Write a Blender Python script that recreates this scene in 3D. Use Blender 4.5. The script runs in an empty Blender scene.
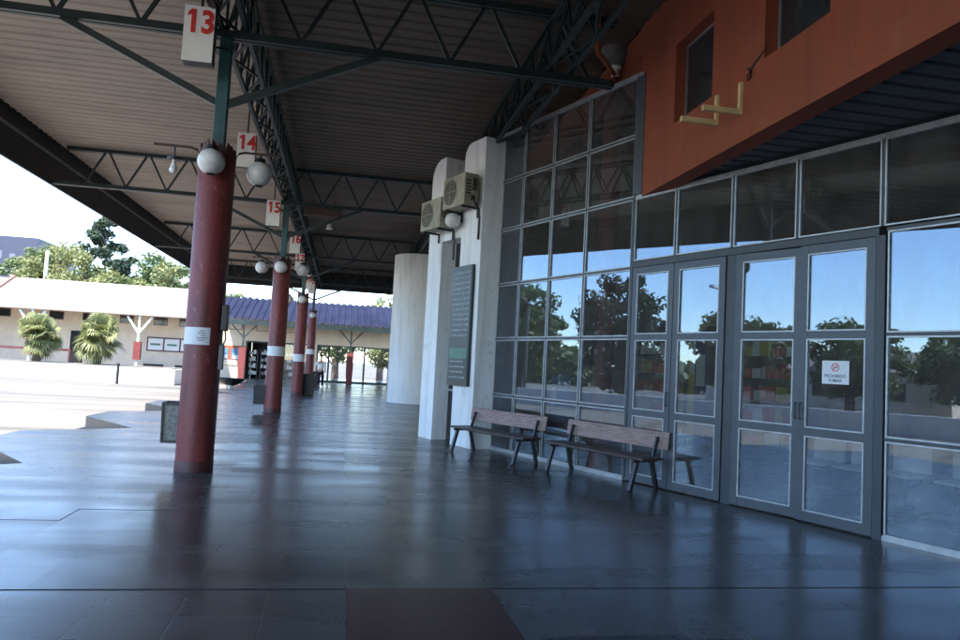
import bpy, math, random
from mathutils import Vector, Matrix
R = math.radians
rnd = random.Random(7)
sc = bpy.context.scene
col = sc.collection

# ------------------------------------------------------------------ materials
def new_mat(name):
    m = bpy.data.materials.new(name); m.use_nodes = True
    nt = m.node_tree; nt.nodes.clear()
    return m, nt, nt.nodes, nt.links

def mat(name, c, rough=.6, var=.18, scale=3.0, metal=0.0, bump=0.0, bscale=40.0, spec=.5, c2=None, stretch=(1, 1, 1), rvar=.1, detail=6, stain=None):
    """principled surface with noise worn into its colour, roughness and relief"""
    m, nt, N, L = new_mat(name)
    out = N.new('ShaderNodeOutputMaterial'); p = N.new('ShaderNodeBsdfPrincipled')
    L.new(p.outputs[0], out.inputs[0])
    tc = N.new('ShaderNodeTexCoord'); mp = N.new('ShaderNodeMapping'); mp.inputs['Scale'].default_value = stretch
    L.new(tc.outputs['Object'], mp.inputs[0])
    n = N.new('ShaderNodeTexNoise'); n.inputs['Scale'].default_value = scale; n.inputs['Detail'].default_value = detail
    n.inputs['Roughness'].default_value = .62
    L.new(mp.outputs[0], n.inputs['Vector'])
    r = N.new('ShaderNodeValToRGB')
    a = [max(0, v * (1 - var)) for v in c]; b = list(c2) if c2 else [min(1, v * (1 + var)) for v in c]
    r.color_ramp.elements[0].position = .32; r.color_ramp.elements[1].position = .68
    r.color_ramp.elements[0].color = (*a, 1); r.color_ramp.elements[1].color = (*b, 1)
    L.new(n.outputs['Fac'], r.inputs[0]); cout = r.outputs[0]
    for sc_, ss, ssc, lo, hi, amt in (stain or []):
        m3 = N.new('ShaderNodeMapping'); m3.inputs['Scale'].default_value = ss; L.new(tc.outputs['Object'], m3.inputs[0])
        n4 = N.new('ShaderNodeTexNoise'); n4.inputs['Scale'].default_value = ssc; n4.inputs['Detail'].default_value = 7; n4.inputs['Roughness'].default_value = .68; L.new(m3.outputs[0], n4.inputs['Vector'])
        m4 = N.new('ShaderNodeMapRange'); m4.inputs['From Min'].default_value = lo; m4.inputs['From Max'].default_value = hi; m4.inputs['To Max'].default_value = amt; L.new(n4.outputs['Fac'], m4.inputs[0])
        x4 = N.new('ShaderNodeMix'); x4.data_type = 'RGBA'; L.new(m4.outputs[0], x4.inputs[0]); L.new(cout, x4.inputs[6]); x4.inputs[7].default_value = (*sc_, 1); cout = x4.outputs[2]
    L.new(cout, p.inputs['Base Color'])
    mr = N.new('ShaderNodeMapRange'); mr.inputs['To Min'].default_value = max(.02, rough - rvar); mr.inputs['To Max'].default_value = min(1, rough + rvar)
    L.new(n.outputs['Fac'], mr.inputs[0]); L.new(mr.outputs[0], p.inputs['Roughness'])
    p.inputs['Metallic'].default_value = metal; p.inputs['Specular IOR Level'].default_value = spec
    if bump:
        n2 = N.new('ShaderNodeTexNoise'); n2.inputs['Scale'].default_value = bscale; n2.inputs['Detail'].default_value = 4
        L.new(mp.outputs[0], n2.inputs['Vector'])
        bp = N.new('ShaderNodeBump'); bp.inputs['Strength'].default_value = bump; bp.inputs['Distance'].default_value = .01
        L.new(n2.outputs['Fac'], bp.inputs['Height']); L.new(bp.outputs[0], p.inputs['Normal'])
    return m

def glass_mat(name, tint, f0=.055, gl=(1, 1, 1), dust=.06):
    m, nt, N, L = new_mat(name)
    out = N.new('ShaderNodeOutputMaterial'); mix = N.new('ShaderNodeMixShader')
    t = N.new('ShaderNodeBsdfTransparent'); t.inputs[0].default_value = (*tint, 1)
    g = N.new('ShaderNodeBsdfGlossy'); g.inputs['Roughness'].default_value = 0.0; g.inputs[0].default_value = (*gl, 1)
    lw = N.new('ShaderNodeLayerWeight'); lw.inputs['Blend'].default_value = .5
    pw = N.new('ShaderNodeMath'); pw.operation = 'POWER'; pw.inputs[1].default_value = 4.0
    L.new(lw.outputs['Facing'], pw.inputs[0])
    ma = N.new('ShaderNodeMath'); ma.operation = 'MULTIPLY_ADD'; ma.inputs[1].default_value = 1 - f0; ma.inputs[2].default_value = f0
    L.new(pw.outputs[0], ma.inputs[0]); L.new(ma.outputs[0], mix.inputs[0])
    # slightly wavy pane
    tc = N.new('ShaderNodeTexCoord'); n = N.new('ShaderNodeTexNoise'); n.inputs['Scale'].default_value = .9; n.inputs['Detail'].default_value = 1
    L.new(tc.outputs['Object'], n.inputs['Vector'])
    bp = N.new('ShaderNodeBump'); bp.inputs['Strength'].default_value = .06; bp.inputs['Distance'].default_value = .02
    L.new(n.outputs['Fac'], bp.inputs['Height']); L.new(bp.outputs[0], g.inputs['Normal'])
    L.new(t.outputs[0], mix.inputs[1]); L.new(g.outputs[0], mix.inputs[2])
    # film of dust and wiped smears on the pane
    dd = N.new('ShaderNodeBsdfDiffuse'); dd.inputs[0].default_value = (.46, .42, .38, 1)
    mp = N.new('ShaderNodeMapping'); mp.inputs['Scale'].default_value = (1.6, 1.6, .8); mp.inputs['Rotation'].default_value = (0, .5, 0); L.new(tc.outputs['Object'], mp.inputs[0])
    n2 = N.new('ShaderNodeTexNoise'); n2.inputs['Scale'].default_value = 2.4; n2.inputs['Detail'].default_value = 8; n2.inputs['Roughness'].default_value = .7; L.new(mp.outputs[0], n2.inputs['Vector'])
    mr = N.new('ShaderNodeMapRange'); mr.inputs['From Min'].default_value = .35; mr.inputs['From Max'].default_value = .75; mr.inputs['To Min'].default_value = .02; mr.inputs['To Max'].default_value = dust; L.new(n2.outputs['Fac'], mr.inputs[0])
    mx = N.new('ShaderNodeMixShader'); L.new(mr.outputs[0], mx.inputs[0]); L.new(mix.outputs[0], mx.inputs[1]); L.new(dd.outputs[0], mx.inputs[2]); L.new(mx.outputs[0], out.inputs[0])
    return m

def leaf_mat(name, c, c2):
    m, nt, N, L = new_mat(name)
    out = N.new('ShaderNodeOutputMaterial'); mix = N.new('ShaderNodeMixShader'); mix.inputs[0].default_value = .35
    d = N.new('ShaderNodeBsdfPrincipled'); d.inputs['Roughness'].default_value = .55; t = N.new('ShaderNodeBsdfTranslucent')
    tc = N.new('ShaderNodeTexCoord'); n = N.new('ShaderNodeTexNoise'); n.inputs['Scale'].default_value = .8; n.inputs['Detail'].default_value = 5
    L.new(tc.outputs['Object'], n.inputs['Vector'])
    r = N.new('ShaderNodeValToRGB'); r.color_ramp.elements[0].position = .35; r.color_ramp.elements[1].position = .65
    r.color_ramp.elements[0].color = (*c, 1); r.color_ramp.elements[1].color = (*c2, 1)
    L.new(n.outputs['Fac'], r.inputs[0]); L.new(r.outputs[0], d.inputs['Base Color']); L.new(r.outputs[0], t.inputs[0])
    L.new(d.outputs[0], mix.inputs[1]); L.new(t.outputs[0], mix.inputs[2]); L.new(mix.outputs[0], out.inputs[0])
    return m

def floor_mat():
    m, nt, N, L = new_mat('polished_floor')
    out = N.new('ShaderNodeOutputMaterial'); p = N.new('ShaderNodeBsdfPrincipled'); L.new(p.outputs[0], out.inputs[0])
    tc = N.new('ShaderNodeTexCoord')
    def mapping(loc=(0, 0, 0), scale=(1, 1, 1)):
        q = N.new('ShaderNodeMapping'); q.inputs['Location'].default_value = loc; q.inputs['Scale'].default_value = scale; L.new(tc.outputs['Object'], q.inputs[0]); return q.outputs[0]
    def noise(vec, scale, detail, rough=.6):
        q = N.new('ShaderNodeTexNoise'); q.inputs['Scale'].default_value = scale; q.inputs['Detail'].default_value = detail; q.inputs['Roughness'].default_value = rough; L.new(vec, q.inputs['Vector']); return q.outputs['Fac']
    def ramp(f, lo, hi, c0, c1):
        q = N.new('ShaderNodeValToRGB'); q.color_ramp.elements[0].position = lo; q.color_ramp.elements[1].position = hi
        q.color_ramp.elements[0].color = (c0, c0, c0, 1); q.color_ramp.elements[1].color = (c1, c1, c1, 1); L.new(f, q.inputs[0]); return q.outputs[0]
    def mul(a_, b_, f=1.0):
        q = N.new('ShaderNodeMix'); q.data_type = 'RGBA'; q.blend_type = 'MULTIPLY'; q.inputs[0].default_value = f; L.new(a_, q.inputs[6]); L.new(b_, q.inputs[7]); return q.outputs[2]
    br = N.new('ShaderNodeTexBrick'); br.offset = 0; br.inputs['Scale'].default_value = 1
    br.inputs['Brick Width'].default_value = .485; br.inputs['Row Height'].default_value = .485; br.inputs['Mortar Size'].default_value = .0045
    br.inputs['Mortar Smooth'].default_value = .2; br.inputs['Bias'].default_value = 0
    br.inputs['Color1'].default_value = (.064, .062, .061, 1); br.inputs['Color2'].default_value = (.082, .078, .075, 1); br.inputs['Mortar'].default_value = (.024, .022, .023, 1)
    L.new(mapping((-.12, -4.965, 0)), br.inputs['Vector'])
    big = noise(tc.outputs['Object'], .55, 9, .68); fine = noise(tc.outputs['Object'], 55, 3); strk = noise(mapping(scale=(.3, 1.3, 1)), 1.2, 3, .55)
    c = mul(br.outputs['Color'], ramp(big, .32, .68, .62, 1.3)); c = mul(c, ramp(strk, .35, .65, .9, 1.08)); c = mul(c, ramp(fine, .35, .6, .62, 1.2), .6)
    # chewing gum and dirt spots, cracks
    vo = N.new('ShaderNodeTexVoronoi'); vo.inputs['Scale'].default_value = 1.5; L.new(tc.outputs['Object'], vo.inputs['Vector'])
    lt = N.new('ShaderNodeMath'); lt.operation = 'LESS_THAN'; lt.inputs[1].default_value = .042; L.new(vo.outputs['Distance'], lt.inputs[0])
    mx3 = N.new('ShaderNodeMix'); mx3.data_type = 'RGBA'; L.new(lt.outputs[0], mx3.inputs[0]); L.new(c, mx3.inputs[6]); mx3.inputs[7].default_value = (.016, .016, .016, 1)
    L.new(mx3.outputs[2], p.inputs['Base Color'])
    # worn shine: polished lanes, dull patches, tile to tile changes
    sep = N.new('ShaderNodeSeparateColor'); L.new(br.outputs['Color'], sep.inputs[0])
    a1 = N.new('ShaderNodeMapRange'); a1.inputs['From Min'].default_value = .064; a1.inputs['From Max'].default_value = .082; a1.inputs['To Min'].default_value = -.015; a1.inputs['To Max'].default_value = .02; a1.clamp = True; L.new(sep.outputs[0], a1.inputs[0])
    a2 = N.new('ShaderNodeMapRange'); a2.inputs['From Min'].default_value = .33; a2.inputs['From Max'].default_value = .67; a2.inputs['To Min'].default_value = .20; a2.inputs['To Max'].default_value = .31; L.new(strk, a2.inputs[0])
    ad = N.new('ShaderNodeMath'); ad.operation = 'ADD'; L.new(a1.outputs[0], ad.inputs[0]); L.new(a2.outputs[0], ad.inputs[1]); L.new(ad.outputs[0], p.inputs['Roughness'])
    p.inputs['Specular IOR Level'].default_value = .5
    bp = N.new('ShaderNodeBump'); bp.inputs['Strength'].default_value = .6; bp.inputs['Distance'].default_value = .003
    inv = N.new('ShaderNodeMath'); inv.operation = 'SUBTRACT'; inv.inputs[0].default_value = 1; L.new(br.outputs['Fac'], inv.inputs[1]); L.new(inv.outputs[0], bp.inputs['Height'])
    bp2 = N.new('ShaderNodeBump'); bp2.inputs['Strength'].default_value = .10; bp2.inputs['Distance'].default_value = .01
    L.new(noise(mapping(scale=(.35, 2.2, 1)), 1.6, 1), bp2.inputs['Height']); L.new(bp.outputs[0], bp2.inputs['Normal']); L.new(bp2.outputs[0], p.inputs['Normal'])
    return m

M = {}
M['floor'] = floor_mat()
M['kerb'] = mat('kerb_concrete', (.055, .06, .07), .8, .25, 4, bump=.3)
M['yard'] = mat('yard_concrete', (.18, .163, .142), .85, .16, .35, bump=.2, stretch=(.35, 1, 1), detail=10, stain=[((.085, .078, .07), (.10, 1, 1), .55, .48, .62, 1.0), ((.05, .05, .05), (1, 1, 1), .9, .66, .74, .7)])
M['red_tile'] = mat('red_tile', (.055, .011, .012), .36, .3, 5)
M['black_tile'] = mat('black_tile', (.018, .018, .02), .28, .3, 5)
M['joint'] = mat('joint_filler', (.018, .018, .02), .8, .3, 9)
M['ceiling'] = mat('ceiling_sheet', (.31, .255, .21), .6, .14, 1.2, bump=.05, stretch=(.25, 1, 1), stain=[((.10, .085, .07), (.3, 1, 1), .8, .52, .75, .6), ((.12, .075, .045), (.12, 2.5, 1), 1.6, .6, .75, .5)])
M['ceiling_dark'] = mat('dark_brown_ceiling_sheet', (.095, .077, .063), .6, .2, 1.2, bump=.05, stretch=(.25, 1, 1), stain=[((.03, .026, .022), (.3, 1, 1), .8, .5, .75, .7), ((.13, .105, .085), (.15, 2.5, 1), 1.6, .6, .75, .5)])  # darker brown sheeting on the wall side of the column girder
M['deck'] = mat('roof_deck', (.3, .3, .3), .7)
M['fascia'] = mat('dark_fascia', (.006, .006, .007), .6, .4, 2)
M['rail'] = mat('galvanised_rail', (.14, .14, .14), .5, .3, 8)
M['steel'] = mat('green_steel', (.013, .024, .026), .42, .35, 3)
M['post'] = mat('teal_post', (.028, .085, .095), .4, .3, 4)
M['red_paint'] = mat('red_paint', (.19, .033, .030), .52, .22, 2.2, stretch=(1, 1, .35), bump=.12, bscale=25, stain=[((.055, .016, .016), (1, 1, .10), 8, .47, .68, .75), ((.26, .11, .10), (1, 1, .6), 13, .60, .63, .65), ((.03, .02, .02), (1, 1, 1), 5, .60, .68, .7)])
M['dark_base'] = mat('dark_red_base', (.075, .02, .02), .55, .35, 5)
M['red_wall'] = mat('red_render', (.23, .051, .02), .85, .1, 1.4, bump=.25, bscale=90, stain=[((.13, .036, .02), (1, 1, .10), 2.6, .48, .70, .6), ((.26, .085, .05), (1, 1, 1), 1.3, .55, .66, .4), ((.10, .035, .022), (1, 1, 1), 9, .62, .66, .5)])
M['white_wall'] = mat('white_render', (.76, .765, .76), .8, .08, 1.6, bump=.15, bscale=60, stretch=(1, 1, .4), stain=[((.42, .41, .38), (1, 1, .07), 5, .50, .72, .6), ((.35, .33, .29), (1, 1, 1), 3, .60, .70, .5)])
M['beige'] = mat('beige_render', (.82, .67, .51), .85, .1, 1)
M['brown_wall'] = mat('interior_render', (.27, .24, .21), .8, .1, 1)
M['frame'] = mat('door_frame_paint', (.058, .068, .082), .4, .15, 4)
M['frame_dark'] = mat('mullion_paint', (.04, .045, .052), .45, .2, 4)
M['bead'] = mat('aluminium_bead', (.40, .41, .42), .4, .2, 8, metal=.4)
M['glass'] = glass_mat('tinted_glass', (.74, .75, .75), .10, (.66, .82, 1.0), .10)
M['clear'] = glass_mat('clear_glass', (.93, .94, .94), .04)
M['soffit'] = mat('soffit_panel', (.055, .062, .072), .6, .2, 2)
M['globe'] = mat('opal_globe', (.62, .60, .58), .32, .12, 9, c2=(.76, .74, .72))
M['bulb'] = mat('lamp_bulb', (.72, .72, .70), .2, .05)
M['black'] = mat('black_metal', (.014, .014, .015), .45, .4, 6)
M['sign_white'] = mat('sign_white', (.82, .81, .78), .5, .06, 4)
M['sign_grey'] = mat('sign_case', (.085, .085, .085), .5, .2, 4)
M['sign_red'] = mat('sign_red', (.62, .028, .02), .5, .08, 5)
M['paper'] = mat('paper', (.66, .68, .70), .7, .06, 6)
M['ink'] = mat('ink', (.10, .11, .14), .8, .2)
M['wood_back'] = mat('worn_pink_wood', (.22, .135, .112), .55, .3, 5, stretch=(1, 1, 8), c2=(.34, .235, .205), bump=.2)
M['wood_seat'] = mat('dark_seat_wood', (.05, .035, .03), .5, .35, 6, stretch=(1, 6, 1))
M['iron'] = mat('bench_iron', (.016, .017, .019), .42, .4, 6)
M['ac'] = mat('yellowed_casing', (.34, .31, .235), .6, .2, 5, stain=[((.12, .095, .06), (1, 1, .3), 7, .5, .7, .8)])
M['ac_dark'] = mat('condenser_grille', (.045, .04, .033), .6, .3, 9)
M['board'] = mat('board_green', (.016, .034, .026), .4, .3, 2, c2=(.026, .05, .05))
M['board_text'] = mat('board_text', (.24, .29, .29), .5, .2, 8)
M['board_pale'] = mat('board_green_band', (.07, .20, .13), .5, .2, 8)
M['yellow_pipe'] = mat('bare_timber', (.52, .40, .20), .7, .2, 9)
M['orange_pipe'] = mat('orange_pipe', (.42, .12, .04), .5, .2, 5)
M['grey_cone'] = mat('grey_cone', (.13, .13, .125), .6, .25, 6)
M['mesh_bin'] = mat('mesh_bin', (.16, .16, .14), .6, .4, 30, c2=(.30, .30, .27))
M['bin'] = mat('dark_bin', (.018, .02, .022), .5, .3, 6)
M['roof_blue'] = mat('blue_roof_sheet', (.008, .011, .030), .72, .3, 1.1, spec=.15, c2=(.018, .019, .042), stretch=(1, .3, 1))
M['roof_white'] = mat('pale_roof', (.27, .225, .19), .8, .1, .8)
M['ridge_red'] = mat('ridge_red', (.30, .12, .09), .7, .2, 3)
M['red_sleeve'] = mat('post_red', (.17, .035, .032), .5, .15, 4)
M['white_paint'] = mat('white_paint', (.76, .75, .73), .6, .08, 3)
M['dark_win'] = mat('dark_window', (.025, .027, .03), .15, .3, 3)
M['shop_dark'] = mat('shop_dark', (.02, .028, .026), .5, .4, 3)
M['orange_red'] = mat('orange_frame', (.30, .085, .045), .6, .15, 4)
M['poster_blue'] = mat('poster_blue', (.04, .13, .34), .5, .4, 6, c2=(.12, .30, .42))
M['bark'] = mat('bark', (.10, .075, .055), .9, .35, 6, bump=.5, bscale=20)
M['palm_bark'] = mat('palm_bark', (.17, .11, .085), .9, .35, 8, bump=.6, bscale=25)
M['leaf_a'] = leaf_mat('leaf_mid', (.07, .11, .035), (.16, .20, .07))
M['leaf_b'] = leaf_mat('leaf_yellow', (.12, .15, .05), (.24, .24, .09))
M['leaf_c'] = leaf_mat('leaf_dark', (.022, .042, .022), (.05, .075, .035))
M['leaf_palm'] = leaf_mat('leaf_palm', (.15, .175, .06), (.31, .31, .14))
M['building_blue'] = mat('building_blue', (.032, .034, .062), .6, .12, .2)
M['building_teal'] = mat('building_teal', (.03, .10, .15), .6, .12, .2)
M['building_pale'] = mat('building_pale', (.11, .11, .14), .6, .12, .2)
M['skin'] = mat('skin', (.42, .25, .18), .6, .08)
M['shirt'] = mat('white_shirt', (.68, .67, .65), .8, .08)
M['trouser'] = mat('dark_trousers', (.015, .016, .02), .8, .2)
M['hair'] = mat('dark_hair', (.02, .014, .01), .6, .2)
M['counter'] = mat('counter_brown', (.25, .16, .14), .5, .2, 3)
M['blue_drum'] = mat('blue_drum', (.03, .14, .32), .4, .2, 3)
M['yellow'] = mat('panel_yellow', (.55, .42, .03), .5, .15, 3)
M['purple'] = mat('panel_purple', (.06, .035, .20), .5, .2, 3)
M['rubber'] = mat('rubber', (.02, .02, .02), .8, .2, 9)
M['maroon'] = mat('maroon_rail', (.10, .03, .032), .6, .25, 4)
M['brown_box'] = mat('brown_box', (.055, .032, .024), .6, .3, 4)

# ------------------------------------------------------------------ mesh helpers
class MB:
    def __init__(s): s.v = []; s.f = []
    def add(s, vs, fs):
        o = len(s.v); s.v += [tuple(v) for v in vs]; s.f += [tuple(i + o for i in f) for f in fs]; return s
    def box(s, x0, x1, y0, y1, z0, z1):
        vs = [(x, y, z) for z in (z0, z1) for y in (y0, y1) for x in (x0, x1)]
        return s.add(vs, [(0, 2, 3, 1), (4, 5, 7, 6), (0, 1, 5, 4), (2, 6, 7, 3), (0, 4, 6, 2), (1, 3, 7, 5)])
    def bar(s, p, q, w, h=None, up=(0, 0, 1)):
        p = Vector(p); q = Vector(q); h = h or w; d = (q - p).normalized(); u = Vector(up)
        if abs(d.dot(u)) > .98: u = Vector((0, 1, 0))
        a = d.cross(u).normalized() * w / 2; b = a.cross(d).normalized() * h / 2
        vs = [c + i * a + j * b for c in (p, q) for i, j in ((-1, -1), (1, -1), (1, 1), (-1, 1))]
        return s.add(vs, [(3, 2, 1, 0), (4, 5, 6, 7), (0, 1, 5, 4), (1, 2, 6, 5), (2, 3, 7, 6), (3, 0, 4, 7)])
    def tube(s, pts, r, n=10, cap=True):
        pts = [Vector(p) for p in pts]; rs = r if isinstance(r, (list, tuple)) else [r] * len(pts); rings = []
        for i, p in enumerate(pts):
            d = (pts[min(i + 1, len(pts) - 1)] - pts[max(i - 1, 0)]).normalized()
            u = Vector((0, 0, 1)) if abs(d.z) < .9 else Vector((1, 0, 0))
            a = d.cross(u).normalized(); b = a.cross(d)
            rings.append([p + rs[i] * (math.cos(2 * math.pi * k / n) * a + math.sin(2 * math.pi * k / n) * b) for k in range(n)])
        vs = [v for g in rings for v in g]
        fs = [(i * n + k, i * n + (k + 1) % n, (i + 1) * n + (k + 1) % n, (i + 1) * n + k) for i in range(len(pts) - 1) for k in range(n)]
        if cap: fs += [tuple(range(n))[::-1], tuple((len(pts) - 1) * n + k for k in range(n))]
        return s.add(vs, fs)
    def lathe(s, prof, c=(0, 0, 0), n=28, a0=0, a1=2 * math.pi):
        vs = []; m = len(prof)
        for k in range(n):
            a = a0 + (a1 - a0) * k / n
            for r, z in prof: vs.append((c[0] + r * math.cos(a), c[1] + r * math.sin(a), c[2] + z))
        fs = [(k * m + i, ((k + 1) % n) * m + i, ((k + 1) % n) * m + i + 1, k * m + i + 1) for k in range(n) for i in range(m - 1)]
        return s.add(vs, fs)
    def ball(s, c, r, n=24, sz=1.0):
        prof = [(max(1e-4, r * math.sin(math.pi * i / 14)), -r * sz * math.cos(math.pi * i / 14)) for i in range(15)]
        return s.lathe(prof, c, n)
    def prism(s, poly, z0, z1):
        n = len(poly)
        vs = [(x, y, z) for z in (z0, z1) for x, y in poly]
        return s.add(vs, [tuple(range(n))[::-1], tuple(range(n, 2 * n))] + [(i, (i + 1) % n, n + (i + 1) % n, n + i) for i in range(n)])
    def extrude(s, poly, axis, a, b):
        """poly in the two other axes (in order), extruded along axis from a to b"""
        def P(u, v, w): return {'x': (w, u, v), 'y': (u, w, v), 'z': (u, v, w)}[axis]
        n = len(poly); vs = [P(u, v, w) for w in (a, b) for u, v in poly]
        return s.add(vs, [tuple(range(n))[::-1], tuple(range(n, 2 * n))] + [(i, (i + 1) % n, n + (i + 1) % n, n + i) for i in range(n)])
    def quad(s, a, b, c, d): return s.add([a, b, c, d], [(0, 1, 2, 3)])
    def build(s, name, m, parent=None, smooth=False, bevel=0, off=None, solid=0):
        me = bpy.data.meshes.new(name)
        vs = s.v if off is None else [(x - off[0], y - off[1], z - off[2]) for x, y, z in s.v]
        me.from_pydata(vs, [], s.f); me.materials.append(m if not isinstance(m, str) else M[m])
        o = bpy.data.objects.new(name, me); col.objects.link(o)
        import bmesh
        bm = bmesh.new(); bm.from_mesh(me); bmesh.ops.recalc_face_normals(bm, faces=bm.faces)
        if smooth:
            for f in bm.faces: f.smooth = True
            for e in bm.edges:
                if len(e.link_faces) == 2 and e.calc_face_angle(0) > R(40): e.smooth = False
        bm.to_mesh(me); bm.free()
        if bevel:
            b = o.modifiers.new('Bevel', 'BEVEL'); b.width = bevel; b.segments = 2; b.limit_method = 'ANGLE'; b.angle_limit = R(40)
        if parent: o.parent = parent
        return o

def tag(o, label, cat, group=None, kind=None):
    o['label'] = label; o['category'] = cat
    if group: o['group'] = group
    if kind: o['kind'] = kind
    return o
def thing(name, label, cat, loc=(0, 0, 0), rz=0, group=None):
    o = bpy.data.objects.new(name, None); col.objects.link(o); o.empty_display_size = .2
    o.location = loc; o.rotation_euler = (0, 0, rz)
    return tag(o, label, cat, group)
def structure(o): o['kind'] = 'structure'; return o
def kids(o): return [c for c in bpy.data.objects if c.parent == o]
def copy_tree(o, parent=None):
    ch = kids(o); c = o.copy(); col.objects.link(c); c.parent = parent
    for k in ch: copy_tree(k, c)
    return c
def text(name, body, size, m, parent, loc, rot, bold=0.0, extrude=.004, align='CENTER', sx=1.0):
    cu = bpy.data.curves.new(name, 'FONT'); cu.body = body; cu.size = size; cu.extrude = extrude; cu.offset = bold
    cu.align_x = align; cu.align_y = 'CENTER'; cu.materials.append(M[m])
    tmp = bpy.data.objects.new('lettering_curve', cu); col.objects.link(tmp)
    me = bpy.data.meshes.new_from_object(tmp.evaluated_get(bpy.context.evaluated_depsgraph_get())); bpy.data.objects.remove(tmp)
    o = bpy.data.objects.new(name, me); col.objects.link(o); o.parent = parent; o.location = loc; o.rotation_euler = rot; o.scale = (sx, 1, 1)
    return o

# ------------------------------------------------------------------ camera
pitch, roll, yaw, FPX = R(3.773), R(3.057), R(10.477), 727.1
Fw = Vector((math.sin(yaw) * math.cos(pitch), math.cos(yaw) * math.cos(pitch), math.sin(pitch)))
Rt = Vector((math.cos(yaw), -math.sin(yaw), 0)); Up = Rt.cross(Fw)
R2 = math.cos(roll) * Rt + math.sin(roll) * Up; U2 = -math.sin(roll) * Rt + math.cos(roll) * Up
cd = bpy.data.cameras.new('camera'); cam = bpy.data.objects.new('camera', cd); col.objects.link(cam)
cam.matrix_world = Matrix(((R2.x, U2.x, -Fw.x, 0), (R2.y, U2.y, -Fw.y, 0), (R2.z, U2.z, -Fw.z, 1.5), (0, 0, 0, 1)))
cd.sensor_width = 36; cd.lens = FPX / 960 * 36; cd.clip_end = 2000; cd.clip_start = .05
sc.camera = cam

# ------------------------------------------------------------------ light
SUN = Vector((-.36, -.52, 1)).normalized()
w = bpy.data.worlds.new('World'); sc.world = w; w.use_nodes = True
wn = w.node_tree.nodes; wn.clear(); wl = w.node_tree.links
sky = wn.new('ShaderNodeTexSky'); sky.sky_type = 'NISHITA'; sky.sun_disc = False
sky.sun_elevation = math.asin(SUN.z); sky.sun_rotation = math.atan2(SUN.x, SUN.y)
sky.air_density = .85; sky.dust_density = .0; sky.ozone_density = 2.5
bg = wn.new('ShaderNodeBackground'); bg.inputs[1].default_value = .15
wo = wn.new('ShaderNodeOutputWorld'); wl.new(sky.outputs[0], bg.inputs[0]); wl.new(bg.outputs[0], wo.inputs[0])
ld = bpy.data.lights.new('sun', 'SUN'); ld.energy = 2.8; ld.angle = R(.53); ld.color = (1, .95, .87)
sun = bpy.data.objects.new('sun', ld); col.objects.link(sun); sun.rotation_euler = SUN.to_track_quat('Z', 'Y').to_euler()
sc.view_settings.view_transform = 'Standard'; sc.view_settings.look = 'None'; sc.view_settings.gamma = 1
sc.view_settings.use_curve_mapping = False; sc.view_settings.exposure = 2.7
cy = sc.cycles; cy.max_bounces = 10; cy.diffuse_bounces = 5; cy.glossy_bounces = 5; cy.transparent_max_bounces = 24; cy.transmission_bounces = 4
cy.use_denoising = True; cy.sample_clamp_indirect = 6

# ------------------------------------------------------------------ ground and platform
YG = -.3
g = MB(); g.quad((-700, -500, YG), (700, -500, YG), (700, 900, YG), (-700, 900, YG))
structure(g.build('ground', 'yard'))
poly = [(16, -50), (16, 60), (-9.3, 60), (-9.3, 46.4), (-5.4, 46.4)]
ys = [10.15 + 4.87 * k for k in range(-11, 8)]
for y in reversed(ys):
    if y + 2.25 < 46: poly += [(-5.42, y + 2.25), (-3.87, y), (-5.4, y - 1.1)]
poly += [(-5.4, -50)]
pf = MB(); pf.prism(poly, YG, 0); structure(pf.build('platform_floor', 'floor'))
kb = MB()
structure(MB().box(-.0 + .12, 1.09, 3.995, 4.965, .0005, .004).build('floor_inlay', 'red_tile'))
structure(MB().box(1.19, 2.06, 3.10, 4.065, .0005, .004).build('floor_inlay', 'black_tile'))
j = MB()
j.box(-5.38, .12, 4.961, 4.971, 0, .003); j.box(1.09, 5.85, 4.962, 4.969, 0, .003)
for x0, y0, x1, y1 in ((-2.79, 6.905, -2.3, 6.905), (-2.305, 6.905, -2.305, 7.39), (-2.305, 7.39, -1.33, 7.39), (-4.2, 6.42, -3.3, 6.42)):
    j.box(min(x0, x1) - .003, max(x0, x1) + .003, min(y0, y1) - .003, max(y0, y1) + .003, 0, .002)
structure(j.build('floor_joint', 'joint'))

# ------------------------------------------------------------------ canopy roof
YE = 44.3; YS = -45; XL = -7.72; XR = 4.12
roof = thing('canopy_roof', 'long flat station canopy with beige corrugated ceiling and dark fascia', 'roof', (0, 10, 6.78))
ro = (0, 10, 6.78)
c = MB(); pitchr = .30; y = YS; prof = []
while y < YE - .05:
    prof += [(y, 6.78), (y + .13, 6.78), (y + .16, 6.757), (y + .27, 6.757)]; y += pitchr
prof.append((YE - .03, 6.78))
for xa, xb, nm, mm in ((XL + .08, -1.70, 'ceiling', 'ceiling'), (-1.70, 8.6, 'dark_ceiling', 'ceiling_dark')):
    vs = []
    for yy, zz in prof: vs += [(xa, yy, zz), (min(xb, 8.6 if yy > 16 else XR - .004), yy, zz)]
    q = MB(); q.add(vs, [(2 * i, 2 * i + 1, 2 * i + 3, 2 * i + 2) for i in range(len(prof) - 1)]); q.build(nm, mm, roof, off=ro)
MB().box(XL, 9, YS, YE, 6.84, 6.95).build('deck', 'deck', roof, off=ro)
MB().box(XL - .06, XL, YS, YE + .06, 5.66, 6.95).build('side_fascia', 'fascia', roof, off=ro)
MB().box(XL, 9, YE, YE + .06, 5.66, 6.83).build('end_fascia', 'fascia', roof, off=ro)
MB().box(XL, XL + .05, YS, YE - .01, 6.36, 6.41).build('fascia_rail', 'rail', roof, off=ro)

X0 = -1.788; COLY = [9.92 + 10.49 * k for k in range(4)]
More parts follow.
